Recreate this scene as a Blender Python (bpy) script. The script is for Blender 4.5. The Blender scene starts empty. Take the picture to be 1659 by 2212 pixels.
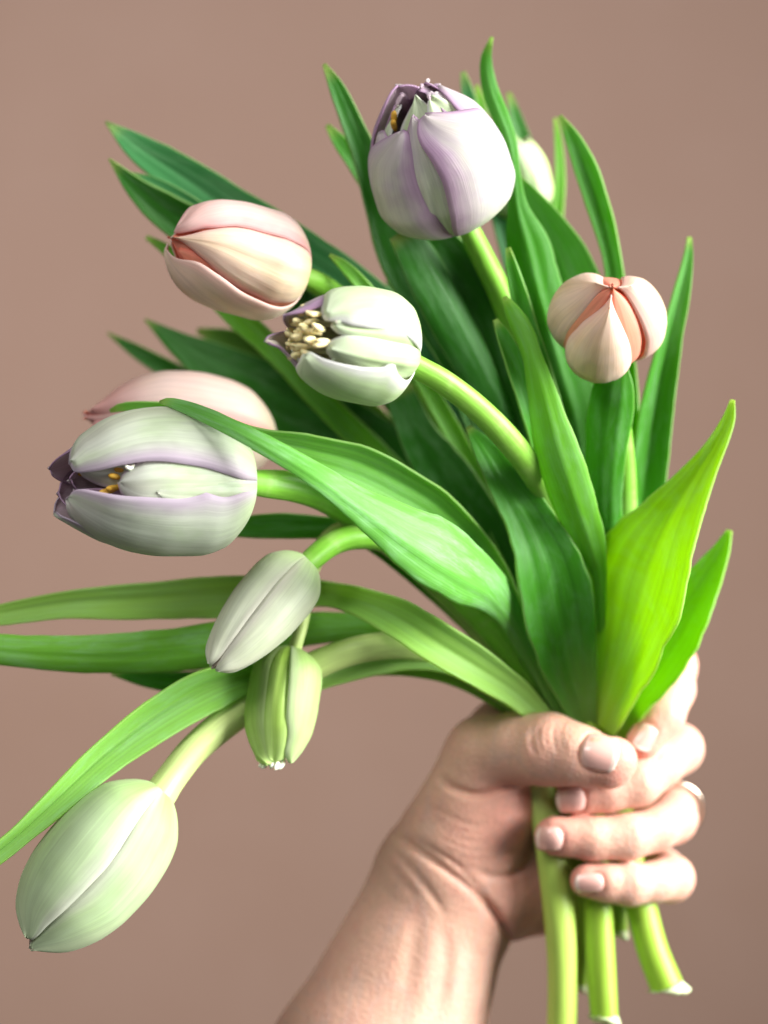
import bpy, math, random
import numpy as np
from mathutils import Vector, Matrix
random.seed(7)
rng = np.random.default_rng(7)
SC = bpy.context.scene
COL = SC.collection
R = math.radians

# ------------------------------------------------------------------ camera
DIST = 0.70                       # camera to the reference plane y = 0
S = 0.00015                       # metres per picture unit (picture 1659 x 2212) on that plane
CX, CY = 829.5, 1106.0
cam_d = bpy.data.cameras.new('camera')
cam = bpy.data.objects.new('camera', cam_d); COL.objects.link(cam)
cam.location = (0, -DIST, 0); cam.rotation_euler = (R(90), 0, 0)
cam_d.sensor_fit = 'VERTICAL'; cam_d.sensor_height = 24.0; cam_d.sensor_width = 18.0
cam_d.lens = 24.0 * DIST / (2212 * S)
cam_d.clip_start = 0.02; cam_d.clip_end = 50
cam_d.dof.use_dof = True
cam_d.dof.focus_distance = DIST - 0.022
cam_d.dof.aperture_fstop = 2.6
SC.camera = cam

# ------------------------------------------------------------------ light
world = bpy.data.worlds.new('World'); SC.world = world; world.use_nodes = True
bg = world.node_tree.nodes['Background']
bg.inputs[0].default_value = (0.95, 0.97, 1.0, 1); bg.inputs[1].default_value = 0.115

def area(name, loc, target, sx, sy, power, color):
    d = bpy.data.lights.new(name, 'AREA'); d.shape = 'RECTANGLE'; d.size = sx; d.size_y = sy
    d.energy = power; d.color = color
    o = bpy.data.objects.new(name, d); COL.objects.link(o)
    o.location = loc
    o.rotation_euler = (Vector(target) - Vector(loc)).to_track_quat('-Z', 'Y').to_euler()
    return o
window = area('window_light', (1.26, -0.34, 0.42), (-0.02, 0.0, 0.0), 0.95, 1.2, 19.0, (1.0, 0.985, 0.965))
window.data.spread = R(66)
bounce = area('room_bounce_light', (-0.70, -1.1, 1.15), (-0.06, 0.45, 0.22), 0.8, 0.8, 3.6, (1.0, 0.97, 0.95))
bounce.data.spread = R(66)
SC.cycles.max_bounces = 7; SC.cycles.diffuse_bounces = 4; SC.cycles.glossy_bounces = 2; SC.cycles.transmission_bounces = 4
SC.view_settings.view_transform = 'Standard'; SC.view_settings.look = 'None'
SC.view_settings.exposure = 0.12; SC.view_settings.gamma = 1.0
SC.view_settings.use_curve_mapping = False

# ------------------------------------------------------------------ helpers
def P(x, y, d):
    """Point at picture position x, y and depth d (metres behind the reference plane)."""
    k = S * (DIST + d) / DIST
    return np.array([(x - CX) * k, d, (CY - y) * k])

def pchip(xs, ys, x):
    xs = np.asarray(xs, float); ys = np.asarray(ys, float); x = np.asarray(x, float)
    if len(xs) == 2: return np.interp(x, xs, ys)
    h = np.diff(xs); dl = np.diff(ys) / h
    m = np.zeros_like(ys)
    for i in range(1, len(xs) - 1):
        if dl[i-1] * dl[i] > 0:
            w1 = 2*h[i] + h[i-1]; w2 = h[i] + 2*h[i-1]
            m[i] = (w1 + w2) / (w1/dl[i-1] + w2/dl[i])
    m[0], m[-1] = dl[0], dl[-1]
    i = np.clip(np.searchsorted(xs, x) - 1, 0, len(h) - 1)
    t = np.clip((x - xs[i]) / h[i], 0, 1); t2 = t*t; t3 = t2*t
    return (2*t3-3*t2+1)*ys[i] + (t3-2*t2+t)*h[i]*m[i] + (-2*t3+3*t2)*ys[i+1] + (t3-t2)*h[i]*m[i+1]

def spline(pts, n):
    """Catmull-Rom through rows of pts, n samples, spaced by length; returns samples and 0..1."""
    p = np.asarray(pts, float)
    e = np.vstack([2*p[0]-p[1], p, 2*p[-1]-p[-2]])
    out = []
    for i in range(len(p) - 1):
        p0, p1, p2, p3 = e[i:i+4]
        t = np.linspace(0, 1, 24, endpoint=False)[:, None]
        out.append(0.5*((2*p1)+(-p0+p2)*t+(2*p0-5*p1+4*p2-p3)*t*t+(-p0+3*p1-3*p2+p3)*t**3))
    q = np.vstack(out + [p[-1:]])
    c = np.concatenate([[0], np.cumsum(np.linalg.norm(np.diff(q[:, :2], axis=0), axis=1))])
    s = np.linspace(0, c[-1], n)
    return np.stack([np.interp(s, c, q[:, k]) for k in range(q.shape[1])], 1), s / c[-1]

def grid_mesh(name, V, UV=None, close=False):
    """V: (nv, nu, 3) array to a quad mesh with smooth shading and a UV layer."""
    nv, nu = V.shape[:2]
    idx = np.arange(nv*nu).reshape(nv, nu)
    if close: idx = np.concatenate([idx, idx[:, :1]], 1)
    f = np.stack([idx[:-1, :-1], idx[:-1, 1:], idx[1:, 1:], idx[1:, :-1]], -1).reshape(-1, 4)
    me = bpy.data.meshes.new(name)
    me.from_pydata(V.reshape(-1, 3).tolist(), [], f.tolist())
    me.polygons.foreach_set('use_smooth', np.ones(len(f), bool))
    if UV is not None:
        if close: UV = np.concatenate([UV, UV[:, :1] + np.array([1.0, 0])], 1)
        iu = np.arange(UV.shape[0]*UV.shape[1]).reshape(UV.shape[:2])
        fu = np.stack([iu[:-1, :-1], iu[:-1, 1:], iu[1:, 1:], iu[1:, :-1]], -1).reshape(-1)
        lay = me.uv_layers.new(name='UVMap')
        lay.data.foreach_set('uv', UV.reshape(-1, 2)[fu].astype(np.float32).ravel())
    me.update()
    return me

def link(name, me, mats, parent=None, color=None):
    o = bpy.data.objects.new(name, me); COL.objects.link(o)
    for m in (mats if isinstance(mats, (list, tuple)) else [mats]): me.materials.append(m)
    if parent is not None: o.parent = parent
    if color is not None: o.color = tuple(color) if len(color) == 4 else (*color, 0.4)
    return o

def solidify(o, t, off=-1.0, mat=0):
    m = o.modifiers.new('thickness', 'SOLIDIFY'); m.thickness = t; m.offset = off
    m.material_offset = mat; m.use_even_offset = False
    return m

# ------------------------------------------------------------------ materials
class NT:
    def __init__(s, name):
        s.m = bpy.data.materials.new(name); s.m.use_nodes = True
        s.t = s.m.node_tree; s.t.nodes.clear()
        s.out = s.n('ShaderNodeOutputMaterial')
    def n(s, typ, **kw):
        nd = s.t.nodes.new(typ)
        for k, v in kw.items(): setattr(nd, k, v)
        return nd
    def l(s, a, b): s.t.links.new(a, b)
    def set(s, sock, v):
        if hasattr(v, 'is_output'): s.l(v, sock)
        elif isinstance(v, tuple) and len(v) == 3 and sock.type == 'RGBA': sock.default_value = (*v, 1)
        else: sock.default_value = v
    def math(s, op, a, b=0.0, c=None, clamp=False):
        nd = s.n('ShaderNodeMath', operation=op); nd.use_clamp = clamp
        s.set(nd.inputs[0], a); s.set(nd.inputs[1], b)
        if c is not None: s.set(nd.inputs[2], c)
        return nd.outputs[0]
    def mix(s, f, a, b, blend='MIX'):
        nd = s.n('ShaderNodeMix', data_type='RGBA', blend_type=blend)
        s.set(nd.inputs[0], f); s.set(nd.inputs[6], a); s.set(nd.inputs[7], b)
        return nd.outputs[2]
    def smooth(s, x, lo, hi, a=0.0, b=1.0):
        nd = s.n('ShaderNodeMapRange', interpolation_type='SMOOTHSTEP')
        s.set(nd.inputs[0], x)
        for i, v in enumerate((lo, hi, a, b)): nd.inputs[i+1].default_value = v
        return nd.outputs[0]
    def noise(s, vec, scale, detail=3.0, rough=0.55, dist=0.0):
        nd = s.n('ShaderNodeTexNoise'); s.l(vec, nd.inputs['Vector'])
        nd.inputs['Scale'].default_value = scale; nd.inputs['Detail'].default_value = detail
        nd.inputs['Roughness'].default_value = rough; nd.inputs['Distortion'].default_value = dist
        return nd.outputs['Fac']
    def mapping(s, vec, scale, loc=(0, 0, 0)):
        nd = s.n('ShaderNodeMapping'); s.l(vec, nd.inputs[0]); s.set(nd.inputs['Scale'], scale); s.set(nd.inputs['Location'], loc)
        return nd.outputs[0]
    def bump(s, h, strength, dist):
        nd = s.n('ShaderNodeBump'); s.l(h, nd.inputs['Height'])
        nd.inputs['Strength'].default_value = strength; nd.inputs['Distance'].default_value = dist
        return nd.outputs[0]
    def uv(s):
        tc = s.n('ShaderNodeTexCoord'); sp = s.n('ShaderNodeSeparateXYZ'); s.l(tc.outputs['UV'], sp.inputs[0])
        return tc, sp.outputs[0], sp.outputs[1]
    def obj_offset(s, vec):
        """UV shifted by a random number for each object so that no two show the same pattern."""
        oi = s.n('ShaderNodeObjectInfo'); cb = s.n('ShaderNodeCombineXYZ')
        s.l(s.math('MULTIPLY', oi.outputs['Random'], 37.0), cb.inputs[0]); s.l(s.math('MULTIPLY', oi.outputs['Random'], 91.0), cb.inputs[2])
        ad = s.n('ShaderNodeVectorMath', operation='ADD'); s.l(vec, ad.inputs[0]); s.l(cb.outputs[0], ad.inputs[1])
        return oi, ad.outputs[0]
    def principled(s, color, rough, normal=None, **kw):
        b = s.n('ShaderNodeBsdfPrincipled')
        s.set(b.inputs['Base Color'], color); s.set(b.inputs['Roughness'], rough)
        if normal is not None: s.l(normal, b.inputs['Normal'])
        for k, v in kw.items(): s.set(b.inputs[k.replace('_', ' ')], v)
        return b
    def finish(s, shader): s.l(shader, s.out.inputs[0]); return s.m

def leaf_material():
    t = NT('tulip_leaf')
    tc, u, v = t.uv(); oi, uvo = t.obj_offset(tc.outputs['UV'])
    veins = t.noise(t.mapping(uvo, (34, 1.1, 1)), 1.0, 2.0, 0.6)
    veinf = t.noise(t.mapping(uvo, (95, 0.9, 1)), 1.0, 1.0, 0.5)
    bloom = t.noise(t.mapping(uvo, (3.5, 9, 1)), 1.0, 5.0, 0.62, 0.6)
    c = oi.outputs['Color']
    val = t.math('ADD', t.smooth(veins, 0.3, 0.7, 0.92, 1.06), t.smooth(veinf, 0.3, 0.7, -0.07, 0.07))
    hsv = t.n('ShaderNodeHueSaturation'); t.l(c, hsv.inputs['Color']); t.l(val, hsv.inputs['Value'])
    c1 = hsv.outputs[0]
    e = t.math('ABSOLUTE', t.math('MULTIPLY_ADD', u, 2.0, -1.0))
    rim = t.smooth(e, 0.955, 1.0, 0.0, 0.42)
    c2 = t.mix(rim, c1, (0.42, 0.60, 0.20))
    pale = t.smooth(v, 0.72, 1.0, 0.0, 0.22)                 # leaves pale towards the sheath
    c3 = t.mix(pale, c2, (0.36, 0.52, 0.16))
    scr = t.noise(t.mapping(uvo, (16, 40, 1)), 1.0, 5.0, 0.7, 0.5)
    wax = t.math('MULTIPLY', t.math('MULTIPLY', t.smooth(bloom, 0.40, 0.66, 0.05, 0.62), t.smooth(scr, 0.3, 0.65, 0.35, 1.0)), oi.outputs['Alpha'])
    c4 = t.mix(wax, c3, (0.36, 0.64, 0.34))
    tip = t.smooth(v, 0.0, 0.035, 0.5, 0.0)
    c5 = t.mix(tip, c4, (0.45, 0.52, 0.12))
    nrm = t.bump(t.math('ADD', veins, t.math('MULTIPLY', veinf, 0.8)), 0.22, 0.0005)
    b = t.principled(c5, t.smooth(bloom, 0.3, 0.7, 0.36, 0.52), nrm, Specular_IOR_Level=0.24)
    tr = t.n('ShaderNodeBsdfTranslucent'); 
    hs2 = t.n('ShaderNodeHueSaturation'); t.l(c3, hs2.inputs['Color']); hs2.inputs['Hue'].default_value = 0.469
    hs2.inputs['Saturation'].default_value = 1.1; hs2.inputs['Value'].default_value = 1.9
    t.l(hs2.outputs[0], tr.inputs[0]); t.l(nrm, tr.inputs[1])
    mx = t.n('ShaderNodeMixShader'); mx.inputs[0].default_value = 0.40
    t.l(b.outputs[0], mx.inputs[1]); t.l(tr.outputs[0], mx.inputs[2])
    return t.finish(mx.outputs[0])

def stem_material():
    t = NT('tulip_stem')
    tc, u, v = t.uv(); oi, uvo = t.obj_offset(tc.outputs['UV'])
    fib = t.noise(t.mapping(uvo, (14, 2.2, 1)), 1.0, 3.0, 0.6)
    blot = t.noise(t.mapping(uvo, (2, 6, 1)), 1.0, 3.0, 0.6)
    hsv = t.n('ShaderNodeHueSaturation'); t.l(oi.outputs['Color'], hsv.inputs['Color'])
    t.l(t.smooth(fib, 0.3, 0.7, 0.86, 1.1), hsv.inputs['Value'])
    c = t.mix(t.smooth(blot, 0.45, 0.75, 0.0, 0.22), hsv.outputs[0], (0.46, 0.58, 0.24))
    c = t.mix(t.smooth(v, 3.0, 4.6, 0.0, 0.75), c, (0.30, 0.47, 0.035))      # greener towards the cut end
    nrm = t.bump(fib, 0.35, 0.0005)
    b = t.principled(c, 0.42, nrm, Specular_IOR_Level=0.35)
    return t.finish(b.outputs[0])

def plain_material(name, color, rough, sss=0.0, spec=0.4, metallic=0.0, scale=400, var=0.12, bump=0.0003):
    t = NT(name); tc = t.n('ShaderNodeTexCoord')
    nz = t.noise(tc.outputs['Object'], scale, 3.0)
    hsv = t.n('ShaderNodeHueSaturation'); hsv.inputs['Color'].default_value = (*color, 1)
    t.l(t.smooth(nz, 0.3, 0.7, 1-var, 1+var), hsv.inputs['Value'])
    b = t.principled(hsv.outputs[0], rough, t.bump(nz, 0.3, bump), Specular_IOR_Level=spec, Metallic=metallic, Subsurface_Weight=sss, Subsurface_Scale=0.003)
    return t.finish(b.outputs[0])

def petal_material(name, body, edge, base, rib, edge_from=0.55, edge_amt=0.8, base_to=0.28, tip_amt=0.5, rib_amt=0.35, streak=None, streak_amt=0.25):
    t = NT(name)
    tc, u, v = t.uv(); oi, uvo = t.obj_offset(tc.outputs['UV'])
    veins = t.noise(t.mapping(uvo, (20, 1.6, 1)), 1.0, 4.0, 0.65, 0.7)
    fine = t.noise(t.mapping(uvo, (110, 1.2, 1)), 1.0, 2.0, 0.5)
    soft = t.noise(t.mapping(uvo, (3.0, 2.5, 1)), 1.0, 3.0, 0.6)
    a = t.math('MULTIPLY_ADD', u, 2.0, -1.0); e = t.math('ABSOLUTE', a)
    es = t.math('ADD', e, t.math('MULTIPLY_ADD', soft, 0.5, -0.25))
    fe = t.math('MULTIPLY', t.smooth(es, edge_from, 1.0), edge_amt)
    ft = t.math('MULTIPLY', t.smooth(v, 0.62, 1.0), tip_amt)
    f = t.math('MAXIMUM', fe, ft)
    c = t.mix(t.smooth(soft, 0.4, 0.7, 0.0, streak_amt), body, streak or base)
    c = t.mix(t.smooth(v, 0.0, base_to, 0.85, 0.0), c, base)
    c = t.mix(t.math('MULTIPLY', t.smooth(e, 0.0, 0.42, 1.0, 0.0), rib_amt), c, rib)
    c = t.mix(f, c, edge)
    hsv = t.n('ShaderNodeHueSaturation'); t.l(c, hsv.inputs['Color'])
    t.l(t.math('ADD', t.smooth(veins, 0.3, 0.7, 0.91, 1.05), t.smooth(fine, 0.3, 0.7, -0.03, 0.03)), hsv.inputs['Value'])
    nrm = t.bump(t.math('ADD', veins, t.math('MULTIPLY', fine, 0.9)), 0.15, 0.0006)
    b = t.principled(hsv.outputs[0], 0.48, nrm, Specular_IOR_Level=0.35)
    b.inputs['Sheen Weight'].default_value = 0.08
    tr = t.n('ShaderNodeBsdfTranslucent'); t.l(hsv.outputs[0], tr.inputs[0]); t.l(nrm, tr.inputs[1])
    mx = t.n('ShaderNodeMixShader'); mx.inputs[0].default_value = 0.44
    t.l(b.outputs[0], mx.inputs[1]); t.l(tr.outputs[0], mx.inputs[2])
    return t.finish(mx.outputs[0])

LEAF = leaf_material(); STEM = stem_material()
CUT = plain_material('cut_stem_end', (0.62, 0.72, 0.42), 0.5, 0.2)
ANTHER_CREAM = plain_material('anther_cream', (0.86, 0.75, 0.40), 0.6, 0.1, 0.3, scale=900)
ANTHER_YELLOW = plain_material('anther_yellow', (0.58, 0.34, 0.04), 0.6, 0.1, 0.3, scale=900)
STIGMA = plain_material('stigma_white', (0.85, 0.86, 0.70), 0.5, 0.2)
GOLD = plain_material('pale_gold', (0.86, 0.74, 0.60), 0.22, 0, 0.5, 1.0, 300, 0.05, 0.0001)
LILAC_O = petal_material('lilac_petal_outer', (0.70, 0.70, 0.62), (0.46, 0.25, 0.46), (0.56, 0.68, 0.40), (0.60, 0.70, 0.46), 0.38, 0.78, 0.25, 0.30, 0.4, (0.54, 0.48, 0.56), 0.6)
CREAM_O = petal_material('creamy_petal_outer', (0.73, 0.82, 0.65), (0.58, 0.40, 0.64), (0.60, 0.74, 0.42), (0.70, 0.76, 0.54), 0.58, 0.68, 0.28, 0.18, 0.45, (0.54, 0.70, 0.40), 0.7)
LILAC_I = petal_material('lilac_petal_inner', (0.74, 0.61, 0.68), (0.66, 0.44, 0.62), (0.66, 0.64, 0.40), (0.68, 0.58, 0.56), 0.6, 0.6, 0.3, 0.3, 0.3)
GREEN_O = petal_material('greenish_petal_outer', (0.63, 0.80, 0.46), (0.82, 0.80, 0.84), (0.52, 0.70, 0.30), (0.62, 0.76, 0.44), 0.58, 0.85, 0.34, 0.30, 0.5, (0.50, 0.68, 0.28), 0.5)
GREEN_I = petal_material('greenish_petal_inner', (0.68, 0.66, 0.52), (0.58, 0.44, 0.46), (0.52, 0.58, 0.30), (0.60, 0.60, 0.40), 0.5, 0.6, 0.3, 0.4, 0.3)
PALE_O = petal_material('pale_bud_petal_outer', (0.60, 0.79, 0.46), (0.78, 0.82, 0.70), (0.42, 0.64, 0.20), (0.66, 0.77, 0.46), 0.62, 0.8, 0.40, 0.25, 0.45, (0.50, 0.68, 0.30), 0.55)
PALE_I = petal_material('pale_bud_petal_inner', (0.62, 0.56, 0.44), (0.52, 0.34, 0.34), (0.55, 0.62, 0.30), (0.6, 0.6, 0.4), 0.4, 0.8, 0.3, 0.3, 0.3)
BLUSH_O = petal_material('blush_bud_petal_outer', (0.76, 0.83, 0.64), (0.82, 0.79, 0.71), (0.54, 0.72, 0.32), (0.74, 0.76, 0.56), 0.7, 0.7, 0.3, 0.25, 0.4, (0.60, 0.70, 0.42), 0.4)
PEACH_O = petal_material('peach_petal_outer', (0.92, 0.80, 0.65), (0.90, 0.70, 0.63), (0.74, 0.70, 0.42), (0.70, 0.60, 0.32), 0.62, 0.85, 0.22, 0.30, 0.42, (0.78, 0.64, 0.38), 0.5)
ROSE_O = petal_material('rose_petal_outer', (0.90, 0.76, 0.70), (0.84, 0.44, 0.44), (0.76, 0.70, 0.50), (0.78, 0.66, 0.50), 0.66, 0.8, 0.25, 0.4, 0.3)
PEACH_I = petal_material('peach_petal_inner', (0.92, 0.42, 0.29), (0.90, 0.26, 0.17), (0.85, 0.45, 0.22), (0.88, 0.34, 0.18), 0.3, 0.9, 0.3, 0.2, 0.2)
PINK_O = petal_material('pink_petal_outer', (0.85, 0.73, 0.67), (0.84, 0.36, 0.34), (0.72, 0.68, 0.48), (0.80, 0.66, 0.54), 0.6, 0.9, 0.3, 0.6, 0.3)
LIME_O = petal_material('lime_bud_petal_outer', (0.54, 0.76, 0.22), (0.58, 0.74, 0.34), (0.38, 0.60, 0.09), (0.36, 0.58, 0.06), 0.5, 0.8, 0.35, 0.3, 0.6, (0.42, 0.62, 0.12), 0.6)

LIME_P = petal_material('lime_pale_petal_outer', (0.60, 0.79, 0.33), (0.70, 0.80, 0.52), (0.48, 0.68, 0.20), (0.52, 0.70, 0.24), 0.5, 0.8, 0.35, 0.3, 0.4)

# ------------------------------------------------------------------ wall
def wall_material():
    t = NT('painted_wall'); tc = t.n('ShaderNodeTexCoord'); ob = tc.outputs['Object']
    big = t.noise(ob, 2.2, 3.0); fine = t.noise(ob, 160, 4.0, 0.6); mid = t.noise(ob, 14, 4.0, 0.6)
    c = t.mix(t.smooth(big, 0.3, 0.7), (0.256, 0.161, 0.120), (0.268, 0.171, 0.131))
    c = t.mix(t.smooth(mid, 0.35, 0.75, 0.0, 0.10), c, (0.36, 0.26, 0.22))
    c = t.mix(t.smooth(t.noise(ob, 620, 2.0, 0.7), 0.3, 0.7, 0.0, 0.16), c, (0.25, 0.17, 0.14))
    # a few scuffs in the paint
    for (x, y, r, a) in ((903, 1533, 13, 0.35), (733, 1785, 18, 0.16), (125, 430, 13, 0.2), (1350, 560, 10, 0.1), (480, 1960, 14, 0.1)):
        p = P(x, y, WALL_Y); rr = r * S * (DIST + WALL_Y) / DIST
        vm = t.n('ShaderNodeVectorMath', operation='DISTANCE'); t.l(ob, vm.inputs[0]); vm.inputs[1].default_value = (p[0], p[1], p[2])
        c = t.mix(t.smooth(vm.outputs['Value'], rr*0.5, rr*1.25, a, 0.0), c, (0.22, 0.15, 0.13))
    b = t.principled(c, 0.75, t.bump(fine, 0.25, 0.0012), Specular_IOR_Level=0.25)
    return t.finish(b.outputs[0])
WALL_Y = 0.62
wall_me = bpy.data.meshes.new('wall')
w0, w1 = WALL_Y, WALL_Y + 0.1
wall_me.from_pydata([(x, y, z) for y in (w0, w1) for z in (-1.6, 1.6) for x in (-2.2, 2.2)], [],
    [(0, 2, 3, 1), (4, 5, 7, 6), (0, 1, 5, 4), (2, 6, 7, 3), (0, 4, 6, 2), (1, 3, 7, 5)])
wall = link('wall', wall_me, wall_material()); wall['kind'] = 'structure'

# ------------------------------------------------------------------ tulip parts
HD = 0.052; HZ = 0.00016          # depth of the hand's centre plane; metres per unit of hand depth

def tulip(label, group=None):
    o = bpy.data.objects.new('tulip', None); COL.objects.link(o)
    o.empty_display_size = 0.02
    o['label'] = label; o['category'] = 'tulip'; o['group'] = group or 'tulips held in the bunch'
    return o

def make_leaf(root, pts, color, cup=0.25, wave=0.04, tilt=0.0, seed=0, nu=25, nv=72, fold=0.0, thick=0.0008, rib=0.017):
    """pts run from tip to base: x, y, half width, depth mm[, tilt degrees]."""
    rows = [tuple(p) + ((tilt,) if len(p) == 4 else ()) for p in pts]
    q, s = spline(rows, nv)
    x, y, w, d, tl = q.T
    w = np.maximum(w, 0.6); d = d / 1000.0
    C = np.array([P(a, b, c) for a, b, c in zip(x, y, d)])
    k = S * (DIST + d) / DIST
    T = np.gradient(C, axis=0); T /= np.linalg.norm(T, axis=1)[:, None]
    view = np.array([0, 1.0, 0])
    rh = np.cross(T, view); rh /= np.linalg.norm(rh, axis=1)[:, None]
    nrm = np.cross(T, rh); nrm *= -np.sign(nrm[:, 1:2])            # towards the camera
    tr = np.radians(tl)[:, None]
    # seen from the camera, moving tip to base, positive u lies to the right hand
    a = -rh
    chk = np.cross(np.tile(view, (nv, 1)), T); a *= np.sign((a*chk).sum(1))[:, None]
    A = np.cos(tr)*a - np.sin(tr)*nrm; N = np.cos(tr)*nrm + np.sin(tr)*a
    W = (w*k/np.cos(np.abs(tr[:, 0])))[:, None, None]
    u = np.linspace(-1, 1, nu)[None, :, None]
    r = np.random.default_rng(seed + 11)
    ph = r.uniform(0, 6.28, 4); fr = r.uniform(2.0, 4.5, 4)
    wv = sum(np.sin(fr[i]*6.28*s*0.6 + ph[i] + (1.2*i)*0.7) for i in range(3))[:, None, None] / 3
    wv2 = np.sin(fr[3]*5*s + ph[3])[:, None, None]
    ribs = sum(r.uniform(.5, 1)*np.sin(fq*u + r.uniform(0, 6.28) + 1.5*np.sin(2.2*s + r.uniform(0, 6.28))[:, None, None]) for fq in (5.5, 8.5, 12.5))
    prof = rib*ribs*np.clip(1.15 - u**2, 0, 1) + cup*(u**2 - 0.35) + fold*(np.abs(u) - 0.45) + wave*(wv*u**3 + 0.6*wv2*u*np.abs(u))
    def ragged(sd):
        g = np.random.default_rng(sd); kx = np.linspace(0, 1, 22)
        return np.interp(s, kx, g.normal(0, 1, 22))*0.6 + np.interp(s, np.linspace(0, 1, 60), g.normal(0, 1, 60))*0.25
    er = np.where(u > 0, ragged(seed*3 + 1)[:, None, None], ragged(seed*3 + 2)[:, None, None])
    W = W*(1 + 0.045*er*np.abs(u)**2)
    ends = np.minimum(1, np.minimum(s, 1-s)*8 + 0.15)[:, None, None]
    V = C[:, None] + A[:, None]*u*W + N[:, None]*prof*W*ends
    UV = np.stack(np.broadcast_arrays((u[..., 0]+1)/2, s[:, None]), -1)
    o = link('leaf', grid_mesh('leaf', V - np.array(root.location), UV), LEAF, root, color)
    solidify(o, thick, 0.0)
    return o

def make_stem(root, pts, color, nv=80, nu=20, cut=True, ridges=0.03, flare=0.0, seed=0):
    """pts run from flower to cut end: x, y, radius, depth mm."""
    q, s = spline(pts, nv)
    x, y, w, d = q.T; d = d/1000
    C = np.array([P(a, b, c) for a, b, c in zip(x, y, d)])
    k = S*(DIST+d)/DIST
    T = np.gradient(C, axis=0); T /= np.linalg.norm(T, axis=1)[:, None]
    n = np.cross(T[0], [0, 1.0, 0]); n /= np.linalg.norm(n)
    ns = []
    for t in T:
        n = n - t*np.dot(n, t); n /= np.linalg.norm(n); ns.append(n)
    n = np.array(ns); b = np.cross(T, n)
    th = np.linspace(0, 2*np.pi, nu, endpoint=False)[None, :, None]
    rad = (w*k)[:, None, None]*(1 + ridges*np.cos(3*th + 4*s[:, None, None] + seed) + 0.5*ridges*np.cos(7*th))
    V = C[:, None] + rad*(n[:, None]*np.cos(th) + b[:, None]*np.sin(th))
    UV = np.stack(np.broadcast_arrays(th[..., 0]/6.2832, s[:, None]*6), -1)
    root.location = tuple(C[-1])
    o = link('stem', grid_mesh('stem', V - C[-1], UV, True), STEM, root, color)
    if cut:                                                      # slanted, slightly ragged cut face
        r_ = np.random.default_rng(seed)
        ring = V[-1] - C[-1]; rings = []
        for f, dz in ((1.0, 0.0), (1.07+flare, 0.0012), (0.93, 0.0024), (0.62, 0.0012), (0.25, 0.0008), (0.02, 0.0010)):
            jag = r_.uniform(-0.0005, 0.0005, (nu, 1)) if 0.5 < f else 0
            slant = (ring @ n[-1])[:, None]*0.45*(1 if dz > 0 else 0)
            rings.append(ring*f + T[-1]*(dz + jag + slant*min(1, f)))
        link('cut_end', grid_mesh('cut_end', np.array(rings), None, True), CUT, root)
    return o

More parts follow.
